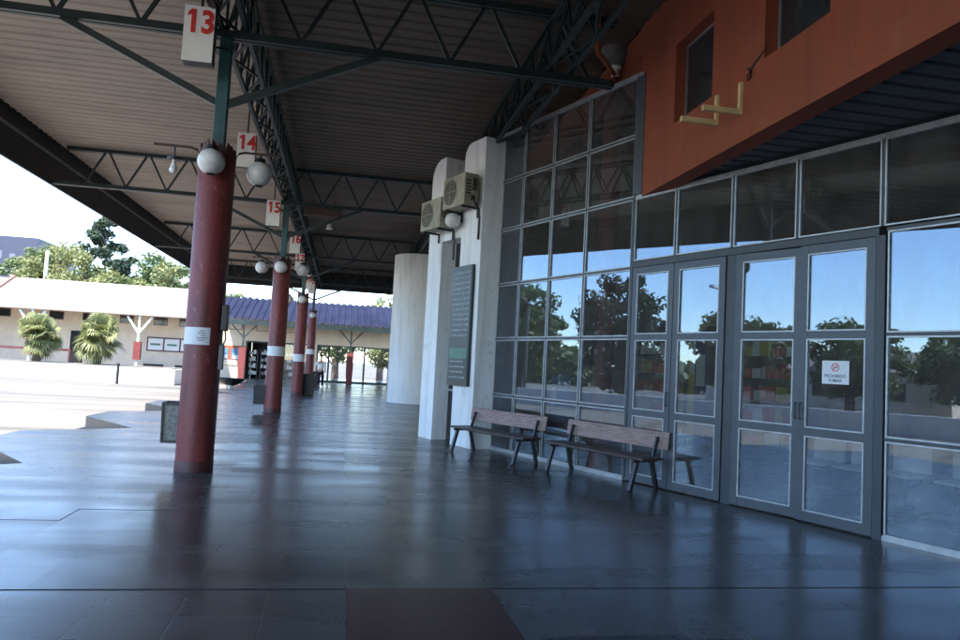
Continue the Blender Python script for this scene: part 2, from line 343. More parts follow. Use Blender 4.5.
# lattice trusses across the platform
def truss(k, y, label):
    t = thing('roof_truss', label, 'truss', (X0, y, 5.7), group='lattice trusses under the canopy'); o = (X0, y, 5.7)
    bt = MB()
    for dy in (-.045, .045): bt.box(XL + .02 - (0), 3.62, y + dy - .03, y + dy + .03, 5.685, 5.785)
    bt.build('bottom_chord', 'steel', t, off=o)
    tp = MB()
    for dy in (-.045, .045): tp.box(XL + .3, 3.62, y + dy - .03, y + dy + .03, 6.62, 6.715)
    tp.build('top_chord', 'steel', t, off=o)
    p = 1.02; x = -6.44 - p; n = 0
    while x < 3.6:
        for a, b in ((x - p / 2, x), (x, x + p / 2)):
            za, zb = (5.76, 6.64) if a == x - p / 2 else (6.64, 5.76)
            if a < XL + .3 or b > 3.6: continue
            MB().bar((a + (.05 if za > zb else 0), y, za), (b - (.05 if zb > za else 0), y, zb), .045, .05, (0, 1, 0)).build('diagonal', 'steel', t, off=o)
        x += p
    for s in (-1, 1):
        MB().bar((X0 + s * .05, y, 4.80), (X0 + s * 2.03, y, 5.70), .09, .08, (0, 1, 0)).build('knee_brace', 'steel', t, off=o)
    return t
truss(0, COLY[0], 'green lattice truss over the red column with the sign 13')
truss(1, COLY[1], 'green lattice truss over the second red column, by the sign 15')
truss(2, COLY[2], 'green lattice truss over the third red column, beyond the sign 16')
truss(3, COLY[3], 'green lattice truss over the farthest red column, near the end fascia')

def girder(x, label, m='steel', zb=5.77, pw=.7, th=.04):
    t = thing('lattice_girder', label, 'girder', (x, 10, 5.75), group='lattice girders along the canopy'); o = (x, 10, 5.75)
    y0, y1 = -2.0, YE - .02
    for dx in (-.16, .16): MB().box(x + dx - .03, x + dx + .03, y0, y1, zb + .02, zb + .09).build('bottom_chord', m, t, off=o)
    for dx in (-.1, .1): MB().box(x + dx - .04, x + dx + .04, y0, y1, 6.55, 6.617).build('top_chord', m, t, off=o)
    wb = MB(); y = y0 + .3; s = 1
    while y < y1 - .7:
        for dx in (-.16, .16):
            wb.bar((x + dx, y, zb + .09), (x + dx * .6, y + pw / 2, 6.55), th, th); wb.bar((x + dx * .6, y + pw / 2, 6.55), (x + dx, y + pw, zb + .09), th, th)
        wb.bar((x - .16 * s, y, zb + .05), (x + .16 * s, y + pw, zb + .05), th * .8, th * .8)
        s = -s; y += pw
    wb.build('web', m, t, off=o)
girder(-1.70, 'dark lattice girder running above the row of red columns')
girder(2.78, 'dark lattice girder running beside the orange-red wall', pw=.95, th=.034)

# ------------------------------------------------------------------ red columns with lamps, notices and bins
ordn = ['nearest red column', 'second red column', 'third red column', 'farthest red column']
clab = ['thick red column nearest the camera, with torn top and teal post', 'second red column, under the sign 15', 'third red column, between the second and the farthest', 'farthest red column, small against the blue roof']
def column(y):
    t = thing('red_column', '', 'column', (X0, y, 0), group='red columns along the platform')
    s = MB(); s.lathe([(.232, .13), (.232, 4.06), (.222, 4.09), (.06, 4.09)], n=40); s.build('shaft', 'red_paint', t, smooth=True)
    b = MB(); b.lathe([(.02, 0), (.236, 0), (.236, .13), (.233, .135)], n=40); b.build('base_band', 'dark_base', t, smooth=True)
    cr = MB()
    r2 = random.Random(3)
    for k in range(26):
        a = 2 * math.pi * k / 26; h = .10 + .13 * r2.random() ** 1.5
        a2 = a + .24
        cr.add([(.228 * math.cos(q), .228 * math.sin(q), z) for q, z in ((a, 4.02), (a2, 4.02), (a2, 4.06 + h * .8), ((a + a2) / 2, 4.06 + h), (a, 4.06 + h * .6))] +
               [(.205 * math.cos(q), .205 * math.sin(q), z) for q, z in ((a, 4.02), (a2, 4.02), (a2, 4.06 + h * .8), ((a + a2) / 2, 4.06 + h), (a, 4.06 + h * .6))],
               [(0, 1, 2, 3, 4), (9, 8, 7, 6, 5), (2, 7, 8, 3), (3, 8, 9, 4), (1, 6, 7, 2), (4, 9, 5, 0)])
    cr.build('ragged_rim', 'dark_base', t)
    MB().box(-.075, .075, -.075, .075, 4.06, 5.684).build('post', 'post', t, bevel=.008)
    MB().box(-.14, .14, -.11, .11, 5.50, 5.53).build('cap_plate', 'steel', t)
    return t
c0 = column(COLY[0]); c0['label'] = clab[0]
for k in (1, 2, 3):
    cc = copy_tree(c0); cc.location = (X0, COLY[k], 0); cc['label'] = clab[k]

LG = 'globe lamps on the red columns'
def lamp(y, d, label, globe=True):
    """d: 'near', 'right', 'left' side of the column; arm leaves the shaft and hangs the globe"""
    rz = {'near': -math.pi / 2, 'right': 0, 'left': math.pi}[d]
    t = thing('globe_lamp' if globe else 'bare_bulb_lamp', label, 'lamp', (X0, y, 4.0), rz, LG)
    L_ = .62 if d != 'near' else .42
    a = MB(); a.tube([(.20, 0, -.12), (.22, 0, .10), (.27, 0, .16), (.34, 0, .18), (L_ + .18 if d != 'near' else L_, 0, .18)], .016, 8); a.build('arm', 'brown_box' if d != 'near' else 'black', t, smooth=True)
    x = L_ - (.08 if d != 'near' else 0)
    if globe:
        st = MB(); st.tube([(x, 0, .18), (x, 0, .05)], .014, 8); st.lathe([(.001, .12), (.06, .115), (.075, .07), (.05, .06)], (x, 0, 0), 18); st.build('holder', 'black', t, smooth=True)
        gm = MB(); gm.ball((x, 0, -.09), .168, 28, .97); gm.build('globe', 'globe', t, smooth=True)
        cm = MB(); cm.lathe([(.001, -.262), (.05, -.258), (.06, -.245), (.02, -.24)], (x, 0, 0), 16); cm.build('finial', 'black', t, smooth=True)
    else:
        st = MB(); st.tube([(x, 0, .18), (x, 0, .04)], .012, 8); st.lathe([(.001, .03), (.085, .02), (.085, -.005), (.001, -.01)], (x, 0, 0), 18); st.build('holder', 'black', t, smooth=True)
        b = MB(); b.lathe([(.02, 0), (.024, -.05), (.045, -.11), (.05, -.145), (.035, -.18), (.001, -.19)], (x, 0, 0), 16); b.build('bulb', 'bulb', t, smooth=True)
    return t
lamp(COLY[0], 'near', 'white globe lamp on the front of the nearest red column')
lamp(COLY[0], 'right', 'white globe lamp below an arm right of the nearest red column, over the sign 14')
lamp(COLY[0], 'left', 'bare bulb on an arm left of the nearest red column, its globe gone', False)
lamp(COLY[1], 'near', 'white globe lamp on the front of the second red column')
lamp(COLY[1], 'left', 'white globe lamp hanging left of the second red column')
lamp(COLY[1], 'right', 'white globe lamp hanging right of the second red column, below the sign 17')
lamp(COLY[2], 'near', 'small white globe lamp on the front of the third red column')
lamp(COLY[2], 'left', 'small white globe lamp hanging left of the third red column')
lamp(COLY[3], 'near', 'tiny white globe lamp on the front of the farthest red column')

# hanging platform number signs
def number_sign(n, x, y, ztop, label, wd=.36, ht=.70):
    t = thing('platform_sign', label, 'sign', (x, y, ztop - ht), group='hanging platform number signs')
    MB().box(-wd / 2, wd / 2, .012, .20, 0, ht).build('case', 'sign_grey', t, bevel=.006)
    MB().box(-wd / 2, wd / 2, 0, .0115, 0, ht).build('face', 'sign_white', t)
    nm = text('number', str(n), .40, 'sign_red', t, (0, -.004, ht * .70), (math.pi / 2, 0, 0), bold=.012, sx=.86)
    me = nm.data; x_ = min(v.co.x for v in me.vertices); y_ = max(v.co.y for v in me.vertices); import bmesh
    bm = bmesh.new(); bm.from_mesh(me)   # the slanted flag of the figure 1
    ps = [(x_ + .004, y_), (x_ - .050, y_ - .050), (x_ - .050, y_ - .095), (x_ + .004, y_ - .062)]
    f1 = [bm.verts.new((a, b, .004)) for a, b in ps]; f0 = [bm.verts.new((a, b, -.0005)) for a, b in ps]; bm.faces.new(f1[::-1] if False else f1); bm.faces.new(f0[::-1])
    for i in range(4): bm.faces.new((f1[i], f0[i], f0[(i + 1) % 4], f1[(i + 1) % 4]))
    bmesh.ops.recalc_face_normals(bm, faces=bm.faces); bm.to_mesh(me); bm.free(); nm.location.x = .018
    r = MB(); r.tube([(0, .10, ht), (0, .10, 6.56 - (ztop - ht))], .016, 8); r.build('rod', 'black', t)
    return t
for n, x, y, z in ((13, -2.02, 9.3, 5.80), (14, -2.21, 15.2, 6.02), (15, -2.11, 20.2, 5.74), (16, -1.92, 26.2, 5.88), (17, -2.0, 30.5, 5.79), (18, -1.90, 36.0, 5.56), (19, -1.97, 41.1, 5.82)):
    number_sign(n, x, y, z, f'white hanging platform sign with red number {n}')

# paper notices wrapped on the columns
def notice(k, y, z, h, a0, a1, label):
    t = thing('paper_notice', label, 'notice', (X0, y, z), group='paper notices on the red columns')
    m = MB(); n = 14; vs = []
    for rr in (.2345, .2365):
        for i in range(n + 1):
            a = R(a0 + (a1 - a0) * i / n)
            vs += [(rr * math.cos(a), rr * math.sin(a), -h / 2), (rr * math.cos(a), rr * math.sin(a), h / 2)]
    o = 2 * (n + 1); fs = []
    for i in range(n): fs += [(2 * i, 2 * i + 1, 2 * i + 3, 2 * i + 2), (o + 2 * i, o + 2 * i + 2, o + 2 * i + 3, o + 2 * i + 1), (2 * i, 2 * i + 2, o + 2 * i + 2, o + 2 * i), (2 * i + 1, o + 2 * i + 1, o + 2 * i + 3, 2 * i + 3)]
    m.add(vs, fs); m.build('sheet', 'paper', t)
    if k == 0:
        ink = MB(); r3 = random.Random(5)
        for row, (c0_, c1_) in enumerate(((-92, -78), (-98, -74), (-88, -76), (-100, -72), (-97, -80))):
            zz = .062 - row * .03
            a = c0_
            while a < c1_:
                a2 = min(c1_, a + 2 + 4 * r3.random()); q0, q1 = R(a), R(a2)
                ink.add([(.2372 * math.cos(q), .2372 * math.sin(q), zz + d) for q, d in ((q0, 0), (q1, 0), (q1, .012), (q0, .012))], [(0, 1, 2, 3)])
                a = a2 + 1.2
        ink.build('printing', 'ink', t)
    return t
notice(0, COLY[0], 1.715, .22, -165, -62, 'white paper notice taped round the nearest red column')
notice(1, COLY[1], 1.66, .26, -170, -20, 'white paper band round the second red column')
notice(2, COLY[2], 1.52, .30, -170, -20, 'white paper band round the third red column')
notice(3, COLY[3], 1.90, .28, -170, -20, 'pale paper band round the farthest red column')

bx = thing('meter_box', 'black meter box with grey conduit on the side of the nearest red column', 'box', (X0 + .2, COLY[0] - .08, 1.5))
MB().box(.02, .10, -.07, .07, .30, .64).build('case', 'black', bx, bevel=.012)
m_ = MB(); m_.tube([(.07, 0, .30), (.085, 0, .2), (.06, 0, .12), (.05, 0, .02)], .011, 8); m_.build('cable', 'black', bx, smooth=True)
MB().box(.015, .075, -.05, .05, -.20, .12).build('conduit_box', 'rail', bx, bevel=.008)

def bin_(x, y, z, w_, h, label, meshy=True):
    t = thing('litter_bin', label, 'bin', (x, y, z), group='litter bins by the red columns')
    m = MB(); b = w_ / 2
    m.add([(sx * b * k, sy * b * k, zz) for zz, k in ((0, .92), (h, 1)) for sx, sy in ((-1, -1), (1, -1), (1, 1), (-1, 1))], [(3, 2, 1, 0), (0, 1, 5, 4), (1, 2, 6, 5), (2, 3, 7, 6), (3, 0, 4, 7)])
    m.build('basket', 'mesh_bin' if meshy else 'bin', t)
    f = MB()
    for sx, sy in ((-1, -1), (1, -1), (1, 1), (-1, 1)): f.bar((sx * b * .93, sy * b * .93, 0), (sx * b * 1.01, sy * b * 1.01, h + .01), .025)
    for sx, sy, ex, ey in ((-1, -1, 1, -1), (1, -1, 1, 1), (1, 1, -1, 1), (-1, 1, -1, -1)):
        f.bar((sx * b * 1.01, sy * b * 1.01, h), (ex * b * 1.01, ey * b * 1.01, h), .03); f.bar((sx * b * .93, sy * b * .93, .015), (ex * b * .93, ey * b * .93, .015), .035)
    f.build('frame', 'black', t)
    if z > .05: MB().bar((b, 0, h * .7), (b + .12, 0, h * .7), .03).build('bracket', 'black', t)
    return t
bin_(-2.07, COLY[0] + .22, .33, .32, .5, 'wire mesh litter bin hung on the nearest red column')
bin_(-2.10, COLY[1] + .05, .22, .36, .5, 'dark litter bin hung on the left of the second red column', False)
bin_(-1.38, COLY[2] + .6, .0, .52, .85, 'square dark litter bin standing right of the third red column', False)
bin_(-1.40, COLY[3] + .3, .0, .42, .8, 'small dark litter bin standing right of the farthest red column', False)

# ------------------------------------------------------------------ glazed wall (local x along the wall, y towards the platform)
G = R(20.452); A = 7.333
gn = Vector((-math.cos(G), -math.sin(G), 0)); GO = gn * -A; GR = math.pi / 2 + G
def W(t, off, z):
    return GO + Vector((-math.sin(G), math.cos(G), 0)) * t + gn * off + Vector((0, 0, z))
gw = thing('glazed_wall', 'dark tinted glass wall in a blue grey frame with double doors', 'glass wall', tuple(GO), GR)
tall_x = [7.96, 9.06, 10.0, 10.90, 11.86]; tall_z = [.03, 1.02, 2.06, 3.08, 4.12, 5.06, 5.98]
def pane(x0, x1, z0, z1, parent=None, bw=.016, inset=.022, y=0.0, glass='glass'):
    p = MB(); p.box(x0 + inset, x1 - inset, y - .004, y + .004, z0 + inset, z1 - inset); po = p.build('pane', glass, parent or gw)
    a0, a1, b0, b1 = x0 + inset - .004, x1 - inset + .004, z0 + inset - .004, z1 - inset + .004
    b = MB(); ya, yb = y + .006, y + .026
    b.box(a0, a1, ya, yb, b0, b0 + bw); b.box(a0, a1, ya, yb, b1 - bw, b1); b.box(a0, a0 + bw, ya, yb, b0 + bw, b1 - bw); b.box(a1 - bw, a1, ya, yb, b0 + bw, b1 - bw)
    b.build('bead', 'bead', po); return po
for i in range(4):
    for j_ in range(6): pane(tall_x[i], tall_x[i + 1], tall_z[j_], tall_z[j_ + 1])
for x in tall_x[1:-1]:
    for j_ in range(6): MB().box(x - .024, x + .024, -.05, .018, tall_z[j_] + .02, tall_z[j_ + 1] - .02).build('mullion', 'frame_dark', gw)
for z in tall_z[1:-1]: MB().box(7.98, 11.83, -.05, .019, z - .02, z + .02).build('transom', 'frame_dark', gw)
MB().box(7.86, 11.86, -.06, .024, 5.96, 6.02).build('head_rail', 'bead', gw)
MB().box(11.83, 11.90, -.06, .02, 0, 5.96).build('end_post', 'frame_dark', gw)
MB().box(7.98, 11.83, -.06, .03, 0, .05).build('sill_rail', 'bead', gw)
MB().box(7.80, 7.98, -.09, .04, 4.16, 5.96).build('corner_post', 'frame', gw, bevel=.006)
MB().box(7.93, 7.985, -.06, .03, .05, 4.14).build('door_post', 'frame_dark', gw)
up_x = [7.94, 7.11, 6.15, 5.23, 4.24, 2.35, .5]
for a, b in zip(up_x[1:], up_x[:-1]):
    pane(a, b, 3.16, 4.12)
for x in up_x[1:]: MB().box(x - .026, x + .026, -.05, .018, 3.18, 4.10).build('mullion', 'frame_dark', gw)
MB().box(-6, 7.93, -.06, .022, 4.10, 4.155).build('head_rail', 'bead', gw)
MB().box(4.27, 7.93, -.06, .035, 3.08, 3.165).build('door_head', 'frame_dark', gw)
def door(x0, x1, ajar, handle):
    d = MB(); s = .095; z = [0.015, .125, .945, 1.035, 2.02, 2.105, 2.975, 3.075]
    gx0, gx1 = x0 + s, x1 - s
    d.box(x0, gx0, -.03, .03, z[0], z[7]); d.box(gx1, x1, -.03, .03, z[0], z[7])
    for a, b in ((0, 1), (2, 3), (4, 5), (6, 7)): d.box(gx0, gx1, -.028, .028, z[a], z[b])
    o = d.build('door', 'frame', gw, bevel=.004)
    for a, b in ((1, 2), (3, 4), (5, 6)): pane(gx0, gx1, z[a], z[b], o, bw=.014, inset=.004, y=.004)
    if handle is not None:
        h = MB(); hx = handle; h.tube([(hx, .03, 1.12), (hx, .06, 1.12), (hx, .06, 1.30), (hx, .03, 1.30)], .008, 8); h.lathe([(.001, 0), (.014, 0)], (hx, .034, 1.45), 10)
        h.build('handle', 'black', o, smooth=True)
    if ajar:
        k = R(ajar); o.rotation_euler = (0, 0, k); o.location = (x1 - x1 * math.cos(k), -x1 * math.sin(k), 0)
    return o
door(7.115, 7.92, 0, 7.16); door(6.235, 7.105, 0, None); door(5.185, 6.07, 3.8, 5.23); door(4.305, 5.175, 0, 5.13)
MB().box(6.08, 6.225, -.06, .012, 0, 3.08).build('door_post', 'frame_dark', gw)
MB().box(4.20, 4.295, -.06, .04, 0, 3.08).build('door_post', 'frame_dark', gw)
right_z = [.03, 1.0, 2.06, 3.14]
for a, b in ((2.35, 4.20), (.5, 2.35)):
    for j_ in range(3): pane(a, b, right_z[j_], right_z[j_ + 1])
for z in right_z[1:]: MB().box(-6, 4.20, -.05, .019, z - .02, z + .02).build('transom', 'frame_dark', gw)
for j_ in range(3):
    for x in (2.35, .5): MB().box(x - .024, x + .024, -.05, .018, right_z[j_] + .02, right_z[j_ + 1] - .02).build('mullion', 'frame_dark', gw)
    MB().box(-6, .476, -.004, .004, right_z[j_] + .02, right_z[j_ + 1] - .02).build('pane', 'glass', gw)
MB().box(-6, .474, -.004, .004, 3.16, 4.10).build('pane', 'glass', gw)
MB().box(-6, 4.20, -.06, .03, 0, .05).build('sill_rail', 'bead', gw)

# notice on the right-hand door
ns = thing('no_smoking_notice', 'white no smoking paper notice on the glass of the right door', 'notice', tuple(W(4.735, .012, 1.655)), GR)
MB().box(-.155, .155, 0, .002, -.125, .125).build('sheet', 'paper', ns)
rg = MB()
n = 28
for k in range(n):
    a, b = 2 * math.pi * k / n, 2 * math.pi * (k + 1) / n
    rg.add([(r_ * math.cos(q), .0035, .055 + r_ * math.sin(q)) for r_, q in ((.046, a), (.046, b), (.036, b), (.036, a))], [(0, 1, 2, 3)])
rg.add([(-.033, .0035, .085), (-.026, .0035, .092), (.033, .0035, .027), (.026, .0035, .020)], [(0, 1, 2, 3)])
rg.build('prohibition_ring', 'sign_red', ns)
cg = MB(); cg.box(-.026, .02, .0025, .003, .050, .060); cg.box(.021, .027, .0025, .003, .062, .08); cg.build('cigarette', 'ink', ns)
text('lettering', 'PROHIBIDO', .048, 'ink', ns, (0, .003, -.040), (math.pi / 2, 0, math.pi), .0008, .0004)
text('lettering', 'FUMAR', .048, 'ink', ns, (0, .003, -.088), (math.pi / 2, 0, math.pi), .0008, .0004)
dt = MB(); dt.lathe([(.001, 0), (.036, 0), (.036, .006), (.001, .007)], n=20)
dt.v = [(x, z, y) for x, y, z in dt.v]
do = dt.build('door_sticker', 'black'); do.location = W(4.99, .012, 1.69); do.rotation_euler = (0, 0, GR); tag(do, 'round black sticker on the door glass beside the no smoking notice', 'sticker')

# ------------------------------------------------------------------ terminal building: red upper wall, soffit, interior
tb = thing('terminal_building', 'bus terminal building with orange red upper wall over a dark soffit', 'building', (XR, 10, 0)); to = (XR, 10, 0)
u = MB(); xi = 4.37
def wallbox(y0, y1, z0, z1): u.box(XR, xi, y0, y1, z0, z1)
wz0, wz1 = 4.88, 5.96
wallbox(-45, 10.05, 4.12, wz0); wallbox(-45, 10.05, wz1, 7.4)
edges = [-14, .0, 1.02, 3.2, 4.22, 5.71, 6.76, 7.86, 8.88, 10.05]
for a, b in ((-45, 0), (1.02, 3.2), (4.22, 5.71), (6.76, 7.86), (8.88, 10.05)): wallbox(a, b, wz0, wz1)
uo = u.build('upper_wall', 'red_wall', tb, off=to)
MB().box(4.135, 4.4, 10.10, 17.5, 5.99, 6.75).build('upper_wall', 'red_wall', tb, off=to)
MB().box(XR, 4.9, 10.05, 10.10, 6.3, 7.4).build('upper_wall', 'red_wall', tb, off=to)
for y0, y1 in ((0, 1.02), (3.2, 4.22), (5.71, 6.76), (7.86, 8.88)):
    f = MB(); fx0, fx1 = XR + .15, XR + .19
    f.box(fx0, fx1, y0, y0 + .035, wz0, wz1); f.box(fx0, fx1, y1 - .035, y1, wz0, wz1); f.box(fx0, fx1, y0 + .035, y1 - .035, wz0, wz0 + .035); f.box(fx0, fx1, y0 + .035, y1 - .035, wz1 - .035, wz1)
    fo = f.build('window', 'rail', tb, off=to)
    MB().box(fx0 + .015, fx0 + .022, y0 + .035, y1 - .035, wz0 + .035, wz1 - .035).build('pane', 'dark_win', fo, off=to)
sf = MB(); y = -14; pr = []
while y < 10.0: pr += [(y, 4.20), (y + .17, 4.20), (y + .18, 4.23), (y + .22, 4.23)]; y += .23
sf.add([(x, yy, zz) for yy, zz in pr for x in (xi, 9.5)], [(2 * i, 2 * i + 1, 2 * i + 3, 2 * i + 2) for i in range(len(pr) - 1)])
sf.build('soffit', 'soffit', tb, off=to)
MB().box(-2.6, 12, -12, -8.5, 0, 6.7).build('rear_light_blocker', 'brown_wall', tb, off=to)  # unseen block added behind the camera to darken the ceiling and floor
# interior shell
iw = MB(); iw.box(xi, 13, 10.0, 10.06, 4.24, 6.9); iw.box(9.5, 13.2, -14, 10.0, 4.235, 4.3)
iw.box(4.9, 13.2, 17.4, 17.6, 0, 6.9); iw.box(3.0, 4.9, 17.4, 17.6, 0, 6.9); iw.bar((2.25, 15.3, 2.8), (3.05, 17.5, 2.8), .12, 5.6)
iw.build('inner_wall', 'brown_wall', tb, off=to)
bw = MB()  # back wall; openings added at its unseen near end to let daylight in
bx0, bx1 = 13.0, 13.2
bw.box(bx0, bx1, -14, 17.4, 3.5, 6.9) if False else None
segs = [-14 + 1.0 * k for k in range(32)]
bw.box(bx0, bx1, -14, 17.4, 0, 1.0); bw.box(bx0, bx1, -14, 17.4, 2.3, 2.9); bw.box(bx0, bx1, -14, 17.4, 3.7, 6.9)
for k in range(11):
    y = -14 + k * 3.0; bw.box(bx0, bx1, y, y + (1.4 if k < 5 else 3.0), 1.0, 2.3)
bw.box(bx0, bx1, -14, 17.4, 2.9, 3.7)
bw.build('back_wall', 'brown_wall', tb, off=to)
MB().box(4.9, 13.2, 10.06, 17.4, 6.85, 6.9).build('inner_ceiling', 'brown_wall', tb, off=to)
MB().box(4.9, 5.1, 17.6, YE - .2, 0, 6.72).build('side_wall', 'beige', tb, off=to)

# inner red pipe column with pale collar and grey cone
pc = thing('pipe_column', 'slim dark red column behind the glass with white collar and grey cone top', 'column', (4.03, 10.93, 0))
pm = MB(); pm.lathe([(.15, 0), (.15, 5.9), (.14, 5.93), (.06, 5.93), (.06, 6.40)], n=24); pm.build('shaft', 'red_paint', pc, smooth=True)
pm = MB(); pm.lathe([(.05, 6.30), (.062, 6.30), (.065, 6.42), (.11, 6.44), (.11, 6.47), (.05, 6.47)], n=24); pm.build('collar', 'white_paint', pc, smooth=True)
pm = MB(); pm.lathe([(.09, 6.47), (.22, 6.56), (.25, 6.77)], n=24); pm.build('cone', 'grey_cone', pc, smooth=True)
op = MB(); op.tube([(3.18, 9.4, 6.74), (3.19, 9.4, 6.02), (3.22, 9.45, 5.96), (3.45, 9.8, 6.04), (3.98, 10.86, 6.33)], .035, 10)
tag(op.build('drain_pipe', 'orange_pipe', smooth=True), 'orange drain pipe bending down from the ceiling beside the red wall', 'pipe')

# timber brackets and loose cable on the red wall
for i, (y, z, lab) in enumerate(((7.70, 4.50, 'L-shaped bare bracket under the first red-wall window, the lower one'), (7.18, 4.45, 'L-shaped bare bracket right of the first red-wall window, nearer the cable'))):
    t = thing('wall_bracket', lab, 'bracket', (XR, y, z), group='bare brackets on the red wall')
    MB().box(-.035, 0, -.025, .025, -.03, .33).build('upright', 'yellow_pipe', t); MB().box(-.46, -.036, -.025, .025, -.03, .03).build('arm', 'yellow_pipe', t)
cb = MB(); pts = [(XR - .01, 6.72, 4.98)]
pts += [(XR - .012, 6.9, 4.91), (XR - .015, 7.0, 4.87), (XR - .02, 7.05, 4.80), (XR - .03, 7.02, 4.74), (XR - .03, 6.96, 4.76), (XR - .02, 6.98, 4.84), (XR - .015, 7.06, 4.90)]
cb.tube(pts, .009, 6); tag(cb.build('loose_cable', 'black', smooth=True), 'loose black cable curled below the second red-wall window', 'cable')

# ------------------------------------------------------------------ white end wall, ACs, info board, globe
ww = thing('white_wall', 'tall white rendered end wall with curved top corners and a narrow doorway', 'wall', tuple(GO), GR)
def arc(cx, cz, r, a0, a1, n=7): return [(cx + r * math.cos(R(a0 + (a1 - a0) * i / n)), cz + r * math.sin(R(a0 + (a1 - a0) * i / n))) for i in range(n + 1)]
m = MB()
left = [(13.17, 0), (13.76, 0)] + arc(13.36, 5.43, .40, 0, 90) + [(13.17, 5.83)]
m.extrude(left, 'y', .0, .45)
rt = [(11.60, 0), (12.38, 0)] + arc(12.13, 5.63, .25, 0, 90) + [(11.60, 5.88)]
m.extrude(rt, 'y', .0, .452)
m.box(12.38, 13.17, .002, .449, 4.04, 4.98)
m.build('wall_slab', 'white_wall', ww, bevel=.01)
dg = MB(); dg.box(12.38, 13.17, .10, .11, 0, 4.04); dg.build('door_glazing', 'dark_win', ww)
dr = MB()
for z in (1.02, 2.06, 3.08): dr.box(12.38, 13.17, .111, .13, z - .02, z + .02)
dr.box(12.76, 12.80, .111, .132, 0, 4.04); dr.build('door_bars', 'bead', ww)

ib = thing('info_board', 'tall narrow dark green information board on the white wall', 'sign', tuple(W(12.12, .46, 1.14)), GR)
MB().box(-.385, .385, 0, .06, 0, 2.30).build('frame', 'board', ib)
MB().box(-.36, .36, .0605, .064, .025, 2.275).build('panel', 'board', ib)
rows = MB(); pale = MB(); r4 = random.Random(9)
for k in range(21):
    z = 2.16 - k * .10
    if 15 <= k <= 16: pale.box(-.33, .33, .0645, .067, z - .04, z + .055); continue
    if k in (13, 14): continue
    x = .32
    rows.box(x - .03, x, .0645, .067, z - .015, z + .02); x -= .06
    while x > -.18 - .1 * r4.random():
        l = .04 + .10 * r4.random(); rows.box(max(-.33, x - l), x, .0645, .067, z - .013, z + .018); x -= l + .025
    if k < 12: rows.box(-.33, -.25, .0645, .067, z - .013, z + .018)
rows.build('printing', 'board_text', ib)['kind'] = 'stuff'; pale.build('green_band', 'board_pale', ib)

def ac(t0, off, z, label):
    t = thing('air_conditioner', label, 'air conditioner', tuple(W(t0, off, z)), GR, 'air conditioners on the white wall')
    w_, h, d = .84, .60, .30
    MB().box(-w_ / 2, w_ / 2, 0, d, 0, h).build('casing', 'ac', t, bevel=.012)
    g_ = MB(); cx, cz, r_ = .13, h / 2, .25
    for rr in (.25, .20, .15, .10, .05):
        n = 30
        for k in range(n):
            a, b = 2 * math.pi * k / n, 2 * math.pi * (k + 1) / n
            g_.add([(cx + q * math.cos(e), d + .014, cz + q * math.sin(e)) for q, e in ((rr, a), (rr, b), (rr - .012, b), (rr - .012, a))], [(0, 1, 2, 3)])
    g_.bar((cx - .25, d + .014, cz), (cx + .25, d + .014, cz), .012); g_.bar((cx, d + .014, cz - .25), (cx, d + .014, cz + .25), .012)
    fz = MB(); n = 30
    fz.add([(cx + .245 * math.cos(2 * math.pi * k / n), d + .004, cz + .245 * math.sin(2 * math.pi * k / n)) for k in range(n)], [tuple(range(n))])
    fz.build('fan_opening', 'ac_dark', t); g_.build('fan_guard', 'ac', t)
    e = MB(); e.box(-w_ / 2 - .012, -w_ / 2 - .002, .04, .13, .28, .52)
    for k in range(5): e.box(-w_ / 2 - .008, -w_ / 2 - .002, .16, .27, .2 + k * .06, .23 + k * .06)
    e.box(-w_ / 2 - .03, -w_ / 2 - .002, .08, .16, .08, .18); e.build('service_panel', 'ac_dark', t)
    for s in (-.3, .3): MB().bar((s, -.09, -.02), (s, d - .02, -.02), .035).bar((s, -.075, -.02), (s, -.075, -.2), .03).build('bracket', 'black', t)
    p = MB(); p.tube([(-w_ / 2 - .02, .12, .13), (-w_ / 2 - .06, .1, .05), (-w_ / 2 + .02, -.04, -.05), (-w_ / 2 + .04, -.07, -.2), (-w_ / 2 + .04, -.07, -.62)], .022, 8); p.build('pipe', 'black', t, smooth=True)
    return t
ac(12.03, .56, 4.52, 'weathered air conditioner higher on the white wall, nearer the glass wall')
ac(12.96, .56, 4.22, 'weathered air conditioner lower on the white wall, at its far edge')
wg = thing('wall_globe_lamp', 'white globe lamp on the white wall beneath the higher air conditioner', 'lamp', tuple(W(12.36, .45, 4.34)), GR)
m = MB(); m.ball((0, .22, 0), .15, 24); m.build('globe', 'globe', wg, smooth=True)
m = MB(); m.tube([(0, 0, .12), (0, .2, .17), (0, .22, .14)], .02, 8); m.lathe([(.001, .17), (.07, .165), (.08, .12), (.05, .115)], (0, .22, 0), 16); m.build('arm', 'black', wg, smooth=True)

cyl = MB(); cyl.lathe([(.001, 0), (1.0, 0), (1.0, 5.74), (.001, 5.745)], n=64)
co = cyl.build('white_tower', 'white_wall', smooth=True); co.location = (2.76, 28.6, 0); tag(co, 'plain white cylindrical tower standing beyond the white end wall', 'tower')

